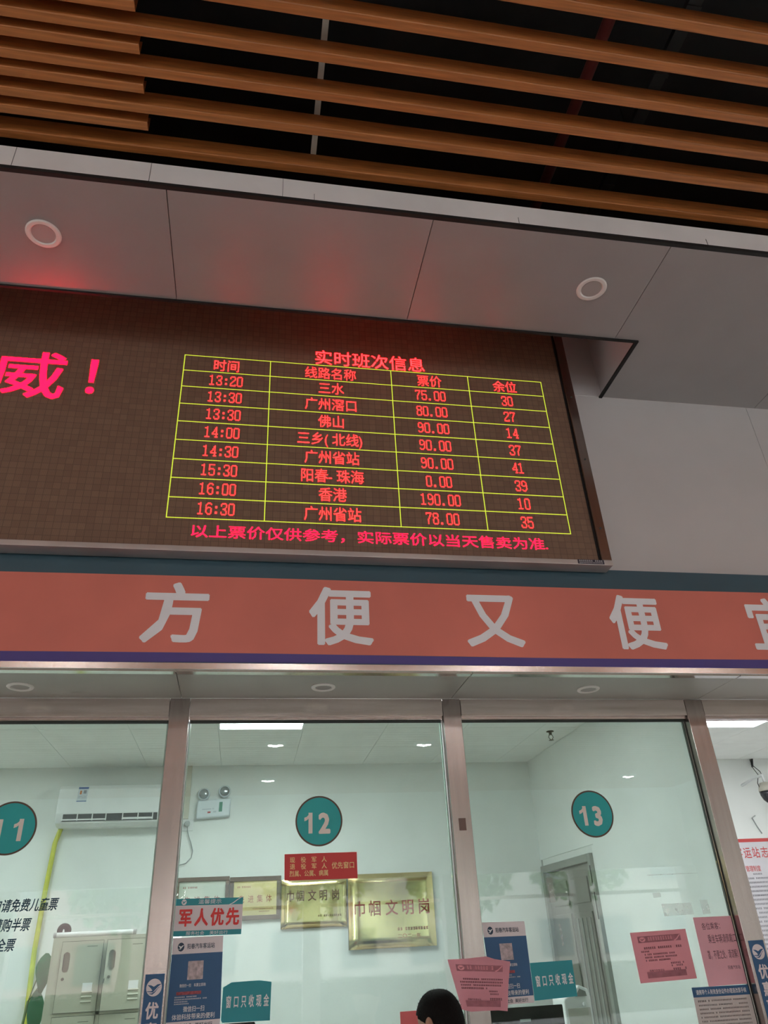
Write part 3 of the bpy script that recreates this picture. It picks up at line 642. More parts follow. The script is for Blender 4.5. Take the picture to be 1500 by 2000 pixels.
# socket, plug and cable
so = empty('wall_socket', (-.47, YR, 2.66)); tag(so, 'white wall socket with a grey plug beside the emergency light', 'socket')
part(B('plate', -.515, -.425, 6.936, YR, 2.62, 2.712, WHITE, None, .003), so)
pg = MB().lathe([(.012, .0), (.022, -.004), (.024, -.03), (.016, -.038)], (-.472, 6.9355, 2.672), 'y', 16).build('plug', mat('grey_plug', (.42, .45, .45), .5), None, smooth=True); part(pg, so)
cp = [(-.472, 6.91, 2.662), (-.468, 6.925, 2.62), (-.452, 6.925, 2.57), (-.43, 6.925, 2.52), (-.412, 6.925, 2.46), (-.42, 6.925, 2.41), (-.46, 6.925, 2.37), (-.52, 6.925, 2.355), (-.60, 6.925, 2.37), (-.66, 6.925, 2.44)]
part(MB().tube(cp, .0042, 6).build('cable', mat('grey_cable', (.30, .33, .33), .5), None, smooth=True), so)
tk = B('cable_trunking', -.515, -.470, 6.93, YR, 2.714, 3.149, mat('cream_trunking', (.56, .54, .45), .6, 0, .15, 8)); tag(tk, 'cream cable trunking running from the office ceiling down to the wall socket', 'trunking')
# plaques
GOLD = mat('gold_plate', (.82, .66, .34), .12, 1.0, .10, 2, .5, 4); GOLD2 = mat('gold_plate_matt', (.74, .62, .33), .30, 1.0, .10, 3, .3, 5); PFR = mat('dark_wood_frame', (.14, .10, .08), .35, 0, .2, 8); CERT = mat('certificate_paper', (.58, .62, .54), .3, 0, .05, 5)
CRED = mat('crimson_ink', (.25, .02, .015), .5); CBR = mat('brown_ink', (.10, .03, .02), .5)
def framed(x0, x1, z0, z1, m, label, t, ink, fw=.035):
    e = empty('plaque', ((x0 + x1) / 2, YR, z0)); tag(e, label, 'plaque')
    for q in ((x0, x1, z1 - fw, z1), (x0, x1, z0, z0 + fw), (x0, x0 + fw, z0 + fw, z1 - fw), (x1 - fw, x1, z0 + fw, z1 - fw)):
        part(B('frame_bar', q[0], q[1], 6.915, YR, q[2], q[3], PFR, None, .003), e)
    s = Sheet([(x0 + fw, z1 - fw), (x1 - fw, z1 - fw), (x1 - fw, z0 + fw), (x0 + fw, z0 + fw)], 6.937); s.parent = None
    part(s.base('plate', m, .003), e); k = list(s.obj.children)
    part(s.text([(c, u, .40, u + .13, .62) for c, u in zip(t, (.12, .33, .54, .75))], ink, 'lettering', -.004), e) if False else None
    s.text([(c, u, .40, u + .14, .64) for c, u in zip(t, (.12, .33, .54, .75))], ink, 'lettering', 0)
    s.greek([(.08, .4, .14, .05, .035), (.45, .92, .80, .03, .03), (.6, .85, .88, .03, .03)], ink, 'small_print', 8)
framed(-.527, -.098, 1.935, 2.262, CERT, 'pale framed award with red characters, leftmost of the four wall plaques', '先进集体', CRED, .030)
framed(-.094, .324, 1.935, 2.252, GOLD2, 'gold framed award, second of the four wall plaques from the left', '先进集体', CRED, .034)
def bare(x0, x1, z0, z1, y, label, t, ink, v0, v1, us, cw):
    e = empty('plaque', ((x0 + x1) / 2, YR, z0)); tag(e, label, 'plaque')
    part(B('backing', x0, x1, y + .004, YR, z0, z1, PFR), e)
    s = Sheet([(x0, z1), (x1, z1), (x1, z0), (x0, z0)], y + .0035); s.parent = None
    # dished plate: folded margins around a slightly pillowed centre
    mb = MB(); n, mz = 18, 14
    for j in range(mz + 1):
        for i in range(n + 1):
            u, v = i / n, j / mz; edge = min(u, 1 - u, v, 1 - v)
            d = .003 + .010 * min(1, edge / .07) + .0035 * math.sin(3.1 * u + 1) * math.sin(2.4 * v + .4)
            mb.v.append(s.P(u, v, d))
    for j in range(mz):
        for i in range(n):
            a = j * (n + 1) + i; mb.f.append((a, a + n + 1, a + n + 2, a + 1))
    pl_ = mb.build('plate', GOLD, None, smooth=True, fix=False); part(pl_, e)
    s.parent = pl_; s.th = .0175
    o = s.text([(c, u, v0, u + cw, v1) for c, u in zip(t, us)], ink, 'lettering', .014)
    s.greek([(.55, .92, .74, .04, .03)], ink, 'small_print', 12)
    s.text([('二〇二一年', .55, .82, .82, .88)], ink, 'date_lettering', 0) if cw > .13 else None
    s.parent.matrix_world
    for c in pl_.children: c.matrix_parent_inverse = Matrix()
bare(.328, .872, 1.858, 2.216, 6.925, 'shiny gold plaque under the red sign, third of the four from the left', '巾帼文明岗', CBR, .22, .46, (.07, .22, .40, .57, .76), .13)
bare(.880, 1.608, 1.688, 2.238, 6.905, 'largest shiny gold plaque, rightmost and lowest of the four', '巾帼文明岗', CRED, .36, .58, (.05, .225, .42, .61, .80), .15)
# steel locker
LK = mat('locker_enamel', (.47, .47, .38), .4, 0, .04, 5, .1, 80); LKD = mat('locker_gap_shade', (.12, .12, .10), .6)
lk = empty('locker', (-.87, 6.12, .02)); tag(lk, 'beige steel locker cabinet with slotted doors behind the left pane', 'locker')
LX0, LX1, LZ = -1.197, -.545, 1.85
part(B('side_panel', LX0, LX0 + .012, 5.903, 6.35, .02, LZ, LK), lk); part(B('side_panel', LX1 - .012, LX1, 5.903, 6.35, .02, LZ, LK), lk)
part(B('top_panel', LX0 + .012, LX1 - .012, 5.903, 6.35, LZ - .012, LZ, LK), lk); part(B('back_panel', LX0 + .012, LX1 - .012, 6.34, 6.35, .02, LZ - .012, LK), lk)
part(B('face_rail', LX0 + .012, LX1 - .012, 5.903, 5.92, LZ - .024, LZ - .012, LK), lk)
part(MB().box(LX0 + .0121, -1.137, 5.9, 5.92, .02, LZ - .024).box(-.607, LX1 - .0121, 5.9, 5.92, .02, LZ - .024).box(-.878, -.853, 5.9, 5.92, .02, LZ - .024).build('face_stile', LK), lk)
for k in range(4):
    zt = 1.824 - k * .412; zb = zt - .39
    part(B('face_rail', -1.137, -.607, 5.9, 5.92, zb - .020, zb - .001, LK), lk)
    part(B('shelf', -1.18, -.56, 5.92, 6.34, zb - .012, zb - .004, LK), lk)
    for j, x0 in enumerate((-1.135, -.851)):
        x1 = x0 + .255 if j == 0 else x0 + .242
        e = empty('door', (x1 if j else x0, 5.9, zb)); e.parent = lk; e.matrix_parent_inverse = Matrix.Translation(lk.location).inverted()
        # front with a real slot: four pieces around the finger recess
        sx0, sx1, sz0, sz1 = x0 + .016, x0 + .058, zt - .172, zt - .058
        m_ = MB()
        y0, y1 = 5.893, 5.900
        m_.box(x0, sx0, y0, y1, zb, zt).box(sx1, x1, y0, y1, zb, zt).box(sx0, sx1, y0, y1, zb, sz0).box(sx0, sx1, y0, y1, sz1, zt)
        m_.box(sx0 - .001, sx1 + .001, y1 + .022, y1 + .024, sz0, sz1)
        bo = m_.build('door_front', LK)
        rc = MB().box(sx0 + .0005, sx0 + .002, y1 + .0005, y1 + .0215, sz0, sz1).box(sx1 - .002, sx1 - .0005, y1 + .0005, y1 + .0215, sz0, sz1).box(sx0, sx1, y1 + .0005, y1 + .0215, sz1 - .002, sz1).build('slot_shade_lining', LKD)  # dark lining puts the shade of the finger slot into its colour
        gq = MB().box(x0 - .003, x0 - .0003, y1 - .0012, y1 - .0003, zb - .003, zt + .003).box(x1 + .0003, x1 + .003, y1 - .0012, y1 - .0003, zb - .003, zt + .003).box(x0, x1, y1 - .0012, y1 - .0003, zt + .0003, zt + .003).box(x0, x1, y1 - .0012, y1 - .0003, zb - .003, zb - .0003).build('door_gap_shade', LKD)  # thin dark outline stands in for the shade in the gap round the door
        arc = []
        rr = (sx1 - sx0) / 2; xc_ = (sx0 + sx1) / 2
        cn = MB()
        for (sgn, zc_) in ((1, sz1), (-1, sz0)):
            for side in (-1, 1):
                pts = [(xc_ + side * rr, zc_)] + [(xc_ + side * rr * math.sin(a), zc_ - sgn * rr * (1 - math.cos(a))) for a in [math.pi / 2 * q / 5 for q in range(6)]]
                cn.prism(pts, 'y', y0, y1)
        corner = cn.build('slot_corner', LK)
        lo = MB().lathe([(.009, 0), (.009, -.004), (.005, -.005)], (x0 + .030, y0, zt - .208), 'y', 16).build('lock', mat('lock_dark', (.16, .15, .12), .3, .8))
        lv = MB()
        for q in range(3): lv.prism([(y0, zb + .06 + q * .026), (y0 - .006, zb + .052 + q * .026), (y0, zb + .048 + q * .026)], 'x', x0 + .158, x0 + .222)
        lvo = lv.build('vent_louvre', LK)
        sl_ = B('card_slot', x0 + .158, x0 + .222, y0 - .001, y0, zt - .032, zt - .029, LKD)
        stk = B('paper_sticker', x0 + .158, x0 + .218, y0 - .0008, y0, zb + .105, zb + .155, WHITE)
        for c_ in (bo, rc, gq, corner, lo, lvo, sl_, stk):
            c_.parent = e; c_.matrix_parent_inverse = Matrix.Translation(e.location).inverted()
            if c_ in (bo,): pass
        if j == 1 and k == 0: e.rotation_euler.z = math.radians(9)
key = MB().tube([(-.822 - .02, 5.86, 1.61), (-.835 - .01, 5.85, 1.585)], .004, 6).build('key', mat('lock_dark', 0)); part(key, lk)
# on the locker
ft = MB().lathe([(.004, 0), (.012, .004), (.0155, .012), (.0155, .50), (.012, .51), (.004, .514)], (-1.205, 5.925, LZ + .016), 'x', 14).build('fluorescent_tube', mat('tube_glass', (.80, .80, .80), .2), None, smooth=True); tag(ft, 'white fluorescent tube lying along the front of the locker top', 'lamp tube')
for x in (-1.2055, -.700): MB().lathe([(.0162, 0), (.0162, .02)], (x, 5.925, LZ + .016), 'x', 14).build('end_cap', mat('cap_grey', (.5, .5, .5), .3, .6), ft)
bk = MB().lathe([(.0, 0), (.040, 0), (.044, -.006), (.044, -.03), (.03, -.036), (.0, -.036)], (-1.165, 6.05, LZ + .0445), 'y', 28).build('round_ornament', BLACK, None, smooth=False); tag(bk, 'small round black object with a pale mark on the locker', 'ornament')
MB().quad((-1.172, 6.0135, 1.885), (-1.158, 6.0135, 1.885), (-1.162, 6.0135, 1.902), (-1.168, 6.0135, 1.902)).build('pale_mark', WHITE, bk)
# plant behind the locker
lg = mat('dark_green_leaf', (.03, .15, .07), .4, 0, .25, 8); lg2 = mat('light_green_leaf', (.16, .33, .07), .45, 0, .2, 8)
pt = empty('potted_plant', (-1.42, 6.2, .02)); tag(pt, 'broad-leaved green plant showing beside the left edge of the locker', 'plant')
part(MB().lathe([(.10, 0), (.14, .26), (.15, .28), (.13, .28), (.12, .25)], (-1.42, 6.2, .02), 'z', 24).build('pot', mat('brown_pot', (.18, .09, .06), .6), None, smooth=True), pt)
part(MB().tube([(-1.42, 6.2, .27), (-1.41, 6.2, .9), (-1.36, 6.2, 1.5)], [.016, .012, .008], 8).build('stem', mat('plant_stem', (.10, .15, .05), .6), None, smooth=True), pt)
def leaf(base, tip, wd, m, droop=.04, side=(0, 1, 0)):
    b, t = Vector(base), Vector(tip); d = t - b; sd = Vector(side) - d * (Vector(side).dot(d) / d.length_squared); sd.normalize(); nrm = d.cross(sd).normalized(); n = 9; mb = MB()
    for i in range(n + 1):
        u = i / n; wv = wd * math.sin(math.pi * min(1, u * .96 + .03)) ** .9 * (1.45 - 1.25 * u); c = b + d * u + nrm * droop * math.sin(math.pi * u)
        mb.v += [tuple(c - sd * wv), tuple(c + nrm * .008 * math.sin(math.pi * u)), tuple(c + sd * wv)]
    for i in range(n):
        for k in (0, 1): a = 3 * i + k; mb.f.append((a, a + 1, a + 4, a + 3))
    o = mb.build('leaf', m, None, smooth=True, fix=False); part(o, pt)
for b, t, wd, m, s_dir in (((-1.29, 6.22, 1.77), (-1.285, 6.15, 1.50), .060, lg, (1, .3, 0)), ((-1.235, 6.40, 1.74), (-1.315, 6.16, 1.64), .05, lg2, (0, .3, 1)), ((-1.30, 6.15, 1.56), (-1.275, 6.12, 1.24), .055, lg, (1, .2, 0)), ((-1.36, 6.2, 1.30), (-1.29, 6.1, 1.02), .06, lg, (1, .2, 0)), ((-1.38, 6.2, 1.1), (-1.55, 6.1, .8), .06, lg2, (0, 1, .2)), ((-1.40, 6.2, .95), (-1.30, 6.05, .65), .06, lg, (1, .2, .2)), ((-1.40, 6.2, 1.0), (-1.5, 6.3, .6), .06, lg, (1, .2, .2))):
    leaf(b, t, wd, m, .03, s_dir)
for b, t in (((-1.40, 6.2, 1.0), (-1.36, 6.2, 1.30)), ((-1.36, 6.2, 1.5), (-1.29, 6.22, 1.77)), ((-1.36, 6.2, 1.5), (-1.30, 6.15, 1.56)), ((-1.36, 6.2, 1.5), (-1.235, 6.40, 1.74))):
    part(MB().tube([b, t], .004, 6).build('leaf_stalk', mat('plant_stem', 0)), pt)
# sprinkler head
sp_ = MB().lathe([(.03, 0), (.03, -.006), (.012, -.01), (.012, -.03)], (2.42, 5.80, 3.149), 'z', 16).build('fire_sprinkler', mat('dark_brass', (.10, .11, .08), .3, .9), None); tag(sp_, 'tiny dark fire sprinkler hanging from the office ceiling in window 13', 'sprinkler')
for s2 in (-1, 1): MB().tube([(2.42 + s2 * .010, 5.80, 3.122), (2.42 + s2 * .020, 5.80, 3.10), (2.42 + s2 * .004, 5.80, 3.08)], .0028, 6).build('yoke', mat('dark_brass', 0), sp_)
MB().lathe([(.004, 0), (.02, -.001), (.02, -.004), (.004, -.006)], (2.42, 5.80, 3.08), 'z', 16).build('deflector', mat('dark_brass', 0), sp_)
# shelf desk and machines inside window 13 / 12
dk = empty('desk', (.6, 4.8, .02)); tag(dk, 'long clerk desk behind the glass, below the notices', 'desk')
part(B('desktop', -5.0, 2.58, 4.32, 5.15, .72, .76, mat('desk_laminate', (.42, .36, .28), .4), None, .003), dk)
for x in (-4.9, -3.2, -1.6, 0, 1.5, 2.5): part(B('support', x, x + .03, 4.36, 5.1, .02, .7195, mat('desk_laminate', 0)), dk)
MON = mat('black_monitor', (.008, .008, .008), .7, spec=.1); 
def monitor(x0, x1, zt, y, label):
    e = empty('monitor', ((x0 + x1) / 2, y + .1, .76)); tag(e, label, 'monitor')
    part(MB().prism([(y, zt), (y, zt - .34), (y + .045, zt - .30), (y + .045, zt - .04)], 'x', x0, x1).build('casing', MON, None, .006), e)
    part(B('rear_plate', x0 + .08, x1 - .08, y - .006, y, zt - .28, zt - .06, mat('black_monitor_matt', (.012, .012, .012), .8, spec=.1), None, .004), e)
    part(B('stand_neck', (x0 + x1) / 2 - .03, (x0 + x1) / 2 + .03, y + .046, y + .07, .775, zt - .1, MON), e)
    part(B('stand_base', (x0 + x1) / 2 - .12, (x0 + x1) / 2 + .12, y + .0, y + .18, .76, .775, MON, None, .003), e)
    part(B('grey_label', (x0 + x1) / 2 - .03, (x0 + x1) / 2 + .03, y - .0075, y - .0062, zt - .018 - .05, zt - .006 - .05, mat('cap_grey', 0)), e)
monitor(1.30, 1.745, 1.388, 4.6, 'black computer monitor behind the glass below the navy notice in window 13')
monitor(-.20, .10, 1.405, 4.6, 'top edge of a black monitor under the cut-corner cash notice')
pm = empty('office_machine', (1.97, 5.0, .76)); tag(pm, 'white machine with a sloping lid beside the black monitor', 'machine')
part(MB().prism([(1.88, .76), (2.05, .76), (2.05, 1.385), (2.04, 1.43), (1.985, 1.452), (1.93, 1.41), (1.88, 1.385)], 'y', 4.93, 5.12).build('casing', WHITE, None, .008), pm)
part(B('front_panel', 1.895, 2.035, 4.924, 4.9295, 1.0, 1.34, mat('beige_panel', (.48, .47, .42), .4), None, .002), pm)
part(MB().prism([(1.955, 1.395), (2.025, 1.395), (2.02, 1.418), (1.985, 1.434)], 'y', 4.926, 4.9295).build('window', mat('grey_window', (.25, .25, .23), .2)), pm)
part(MB().lathe([(.012, 0), (.012, -.008), (.006, -.01)], (2.0, 4.924, 1.355), 'y', 12).build('knob', WHITE), pm)
# poster in the open bay
s_ = Sheet([(4.30, 2.42), (5.50, 2.42), (5.50, 1.05), (4.30, 1.05)], YR); o = s_.base('regulations_poster', mat('poster_white', (.62, .60, .64), .5), .002); tag(o, 'white regulations poster with a red border in the open bay at right', 'poster')
CR2 = mat('poster_red', (.55, .06, .06), .5); s_.rect('red_border', 0, 0, 1, .022, CR2); s_.rect('red_border', 0, .978, 1, 1, CR2)
def pb(t, x0, x1, z, h): return (t, (x0 - 4.3) / 1.2, (2.42 - z - h / 2) / 1.37, (x1 - 4.3) / 1.2, (2.42 - z + h / 2) / 1.37)
s_.text([pb('客', 4.53, 4.61, 2.300, .10), pb('运', 4.62, 4.70, 2.300, .10), pb('站', 4.708, 4.788, 2.300, .10), pb('志', 4.80, 4.88, 2.300, .10), pb('管理制度', 4.60, 4.755, 2.165, .052)], CR2, 'red_characters', .012, True)
s_.greek([(.30, .38, .215, .010, .013)] + [(.22 + (.03 if k % 4 == 0 else 0), .93 if k % 3 else .7, .24 + k * .0255, .011, .013) for k in range(28)], mat('poster_print', (.10, .10, .13), .6), 'small_print', 21)
# security camera in the open bay
sc_ = empty('security_camera', (4.83, 6.7, 2.72)); tag(sc_, 'domed security camera with trailing wires at the right edge of the open bay', 'camera')
cx, cy = 4.80, 6.60
part(MB().tube([(cx, 6.949, 2.90), (cx, 6.75, 2.93), (cx, cy, 2.93), (cx, cy, 2.86)], .014, 8).build('bracket', WHITE, None, smooth=True), sc_)
part(MB().lathe([(.02, .075), (.045, .07), (.066, .03), (.072, 0), (.070, -.006)], (cx, cy, 2.79), 'z', 28).build('hood', mat('camera_hood', (.42, .40, .34), .4), None, smooth=True), sc_)
part(MB().lathe([(.070, 0), (.066, -.03), (.050, -.07), (.028, -.095), (.008, -.10)], (cx, cy, 2.782), 'z', 28).build('dome', mat('camera_dome', (.02, .022, .026), .08), None, smooth=True), sc_)
WI = mat('thin_dark_wire', (.03, .03, .03), .5)
part(MB().tube([(4.98 - .02, 6.94, 3.145), (4.95, 6.92, 3.06), (4.90, 6.8, 2.97), (4.74, 6.62, 2.86), (4.735, 6.6, 2.80)], .0035, 6).build('wire', WI, None, smooth=True), sc_)
part(MB().tube([(4.955, 6.94, 3.10), (4.93, 6.8, 3.0), (4.84, 6.65, 2.90), (4.81, 6.6, 2.87)], .0035, 6).build('wire', WI, None, smooth=True), sc_)
part(MB().tube([(4.985, 6.942, 3.148), (4.955, 6.93, 3.07)], .010, 8).build('connector', WI), sc_)
cbp = MB().tube([(4.84, 6.935, 2.62), (4.80, 6.935, 2.60), (4.83, 6.935, 2.52), (4.86, 6.935, 2.46)], .006, 6).build('loose_cable', mat('grey_cable', 0), None, smooth=True); tag(cbp, 'short grey cable end on the wall below the security camera', 'cable')

# ================================================================== customer
SKIN = mat('skin', (.42, .24, .17), .5, 0, .06, 20); HAIR = mat('black_hair', (.006, .005, .005), .8, 0, .3, 60, .8, 160, spec=.15, stretch=(3, 3, 1)); SHIRT = mat('dark_grey_tshirt', (.05, .055, .065), .85, 0, .1, 20, .3, 50); TROU = mat('navy_trousers', (.03, .035, .06), .85, 0, .1, 20)
def skin_mesh(name, chains, m, sub=1):
    """chains: list of lists of (co, radius); chains share joints by coordinate"""
    vs = []; rad = []; ed = []; idx = {}
    for ch in chains:
        pr = None
        for co, r in ch:
            k = tuple(round(c, 4) for c in co)
            if k not in idx: idx[k] = len(vs); vs.append(co); rad.append(r)
            if pr is not None: ed.append((pr, idx[k]))
            pr = idx[k]
    me = bpy.data.meshes.new(name); me.from_pydata(vs, ed, []); o = bpy.data.objects.new(name, me); COL.objects.link(o)
    md = o.modifiers.new('skin', 'SKIN'); md.use_smooth_shade = True
    for i, r in enumerate(rad): me.skin_vertices[0].data[i].radius = (r, r) if not isinstance(r, tuple) else r
    me.skin_vertices[0].data[0].use_root = True
    sb = o.modifiers.new('sub', 'SUBSURF'); sb.levels = sub; sb.render_levels = sub
    bpy.context.view_layer.update()
    m2 = bpy.data.meshes.new_from_object(o.evaluated_get(bpy.context.evaluated_depsgraph_get()))
    bpy.data.objects.remove(o); m2.materials.clear(); m2.materials.append(m)
    for p in m2.polygons: p.use_smooth = True; p.material_index = 0
    n = bpy.data.objects.new(name, m2); COL.objects.link(n); return n
pr = empty('person', (0, 0, 0))
tag(pr, 'dark-haired person seen from behind with only the head showing, facing the counter', 'person')
# local frame: faces +y, feet at z 0, total height 1.55
hipc = (0, 0, .80)
body_ch = [[(hipc, (.115, .076)), ((0, -.005, .93), (.108, .074)), ((0, -.01, 1.08), (.135, .09)), ((0, -.01, 1.20), (.14, .085)), ((0, -.005, 1.275), (.07, .06)), ((0, .0, 1.33), (.05, .05)), ((0, .012, 1.38), (.052, .055))]]
for s in (-1, 1):
    body_ch.append([(hipc, (.115, .076)), ((s * .08, 0, .75), (.085, .09)), ((s * .085, .01, .44), (.055, .058)), ((s * .085, 0, .30), (.05, .055)), ((s * .085, -.01, .085), (.036, .038)), ((s * .088, .05, .04), (.036, .03)), ((s * .09, .13, .028), (.03, .02))])
    body_ch.append([((0, -.01, 1.20), (.14, .085)), ((s * .15, -.01, 1.225), (.055, .055)), ((s * .195, -.015, 1.12), (.046, .046)), ((s * .215, 0, .965), (.036, .038)), ((s * .17, .16, .985), (.03, .03)), ((s * .13, .24, 1.0), (.024, .02))])
bd = skin_mesh('body', body_ch, SKIN, 2); bd.parent = pr
# head: skull shape with face
def head_shape():
    mb = MB(); n, mz = 32, 22
    for j in range(mz + 1):
        ph = math.pi * j / mz; z = math.cos(ph); rr = max(0, math.sin(ph)) ** (.82 if z > 0 else 1)
        for i in range(n):
            a = 2 * math.pi * i / n; x, y = math.sin(a) * rr, math.cos(a) * rr    # +y face
            X = x * .073; Y = y * .092; Z = z * .108
            if z < 0:
                X *= 1 + .22 * z; 
                if y > 0: Y += -.004 * z * 0
                else: Y *= 1 + .35 * z
            if y > .3: Y -= .004 * (y - .3)
            dx = abs(x)
            if y > .55:
                Y += .020 * math.exp(-((x / .16) ** 2 + ((z + .14) / .17) ** 2))          # nose
                Y += .006 * math.exp(-((x / .3) ** 2 + ((z + .50) / .07) ** 2))           # lips
                Y += .008 * math.exp(-((x / .3) ** 2 + ((z + .82) / .14) ** 2))           # chin
                Y -= .008 * math.exp(-(((dx - .38) / .18) ** 2 + ((z - .06) / .12) ** 2))  # eye sockets
                Y += .005 * math.exp(-((z - .24) / .09) ** 2)                              # brow
            mb.v.append((X, Y, Z))
    for j in range(mz):
        for i in range(n):
            a = j * n + i; b = j * n + (i + 1) % n; mb.f.append((a, b, b + n, a + n))
    return mb
hd_e = empty('head'); hd_e.parent = pr; hd_e.location = (0, .012, 1.432); 
h = head_shape().build('face', SKIN, hd_e, smooth=True)
# hair: shell over skull with a hairline, slightly tufted
mb = MB(); n, mz = 64, 36; R = random.Random(3)
ring = []
for j in range(mz + 1):
    ph = math.pi * .80 * j / mz; z = math.cos(ph); rr = math.sin(ph)
    for i in range(n):
        a = 2 * math.pi * i / n; y = math.cos(a)
        # hairline: lower at the back, high at the face
        lim = .34 if y > .62 else (.10 + .30 * max(0, y) if y > -.38 else -.62)
        t = 1 - max(0, -math.cos(math.pi * .80 * j / mz) + lim) if False else 1
        zz = max(z, lim); r2 = math.sqrt(max(0, 1 - zz * zz)); r2 = r2 ** .82 if zz > 0 else r2
        thick = 1.10 if zz == z else 1.02 + .08 * math.exp(-(zz - z) * 9)
        X = math.sin(a) * r2 * .073; Y = y * r2 * .092
        if zz < 0:
            X *= 1 + .22 * zz
            if y < 0: Y *= 1 + .35 * zz
        k = thick + R.uniform(-.008, .008)
        mb.v.append((X * k, Y * k, zz * .108 * (1.085 + R.uniform(-.004, .004)) + .001))
for j in range(mz):
    for i in range(n):
        a = j * n + i; b = j * n + (i + 1) % n; mb.f.append((a, b, b + n, a + n))
hr = mb.build('hair', HAIR, hd_e, smooth=True)
tf = MB()
for q in range(900):
    a = R.uniform(0, 2 * math.pi); z = R.uniform(.0, 1) if math.cos(a) > 0 else R.uniform(-.5, 1); rr = math.sqrt(1 - z * z); rr = rr ** .82 if z > 0 else rr; y = math.cos(a)
    if (y > .62 and z < .36) or (y > -.38 and z < .14 + .3 * max(0, y)): continue
    c = Vector((math.sin(a) * rr * .0795, y * rr * .1, z * .1165)); nr = Vector((c.x / .08, c.y / .1, c.z / .117)).normalized(); dirv = (nr * .55 + Vector((R.uniform(-.6, .6), R.uniform(-.6, .6), R.uniform(-.3, .6)))).normalized(); sdv = dirv.cross(nr).normalized() * .0011
    c = c * .985; L1 = R.uniform(.006, .014); tf.f.append((len(tf.v), len(tf.v) + 1, len(tf.v) + 2)); tf.v += [tuple(c - sdv), tuple(c + sdv), tuple(c + dirv * L1)]
stuff(tf.build('hair_strands', HAIR, hd_e, fix=False))
for s in (-1, 1):
    er = MB().lathe([(.002, .0), (.010, .0015), (.0145, .005), (.016, .010), (.013, .013), (.010, .010), (.006, .006)], (0, 0, 0), 'x', 18).build('ear', SKIN, hd_e, smooth=True)
    er.location = (s * .0760, -.012, .004); er.rotation_euler = (0, 0, math.radians(180 + 28 if s < 0 else -28)); er.scale = (1, .95, 1.9)
    ey = MB().lathe([(.001, .0105), (.007, .008), (.0105, 0), (.007, -.008), (.001, -.0105)], (0, 0, 0), 'y', 14).build('eye', mat('eye_white', (.6, .58, .55), .2), hd_e, smooth=True); ey.location = (s * .030, .069, .006)
    ir = MB().lathe([(.0045, 0), (.0045, .0012)], (0, 0, 0), 'y', 12).build('iris', mat('iris_dark', (.02, .01, .008), .1), hd_e); ir.location = (s * .030, .079, .006)
lp = MB().tube([(-.022, .074, -.052), (-.01, .083, -.051), (0, .085, -.052), (.01, .083, -.051), (.022, .074, -.052)], [.002, .004, .0045, .004, .002], 8).build('lips', mat('lips', (.36, .14, .12), .5), hd_e, smooth=True)
hd_e.rotation_euler = (math.radians(-4), 0, math.radians(38))
# hands with five fingers
for s in (-1, 1):
    base = Vector((s * .13, .24, 1.0)); ch = []
    fw = Vector((-s * .25, 1, .02)).normalized(); sd = Vector((1, s * .25, 0)).normalized()
    wrist = base - fw * .022; palm = base + fw * .045
    ch.append([(tuple(wrist), (.022, .016)), (tuple(palm), (.034, .013))])
    for k, (o_, l_) in enumerate(((-.026, .060), (-.009, .070), (.009, .066), (.026, .052))):
        p0 = palm + sd * o_ * .9 + fw * .01; p1 = p0 + fw * l_ * .5; p2 = p1 + fw * l_ * .3 + Vector((0, 0, -.008)); p3 = p2 + fw * l_ * .2 + Vector((0, 0, -.010))
        ch.append([(tuple(palm), (.034, .013)), (tuple(p0), .0095), (tuple(p1), .0085), (tuple(p2), .0078), (tuple(p3), .0068)])
    t0 = base + fw * .015 - sd * s * .026; t1 = t0 - sd * s * .022 + fw * .022; t2 = t1 + fw * .026 - sd * s * .004
    ch.append([(tuple(wrist), (.022, .016)), (tuple(t0), .013), (tuple(t1), .0105), (tuple(t2), .008)])
    hnd = skin_mesh('hand', ch, SKIN, 1); hnd.parent = pr; hnd.location.z = .0
# clothing as slightly larger shells
sh_ch = [[((0, 0, .70), (.158, .122)), ((0, 0, .82), (.150, .114)), ((0, -.005, .93), (.128, .095)), ((0, -.01, 1.08), (.148, .102)), ((0, -.01, 1.20), (.153, .098)), ((0, -.005, 1.272), (.085, .072))]]
for s in (-1, 1): sh_ch.append([((0, -.01, 1.20), (.153, .098)), ((s * .15, -.01, 1.225), (.068, .066)), ((s * .195, -.015, 1.12), (.060, .060)), ((s * .205, -.008, 1.04), (.056, .056))])
shr = skin_mesh('tshirt', sh_ch, SHIRT, 2); shr.parent = pr
tr_ch = [[((0, 0, .95), (.128, .092)), ((0, 0, .80), (.138, .098))]]
for s in (-1, 1): tr_ch.append([((0, 0, .80), (.138, .098)), ((s * .08, 0, .75), (.097, .102)), ((s * .085, .01, .44), (.068, .07)), ((s * .085, 0, .30), (.064, .066)), ((s * .085, -.01, .09), (.055, .06))])
trs = skin_mesh('trousers', tr_ch, TROU, 2); trs.parent = pr
for s in (-1, 1):
    sho = skin_mesh('shoe', [[((s * .085, -.04, .05), (.042, .046)), ((s * .088, .05, .042), (.044, .038)), ((s * .092, .15, .03), (.038, .026))]], mat('dark_shoe', (.03, .03, .03), .5), 2); sho.parent = pr; sho.location.z = .003
pr.location = (.762, 3.30, 0); 

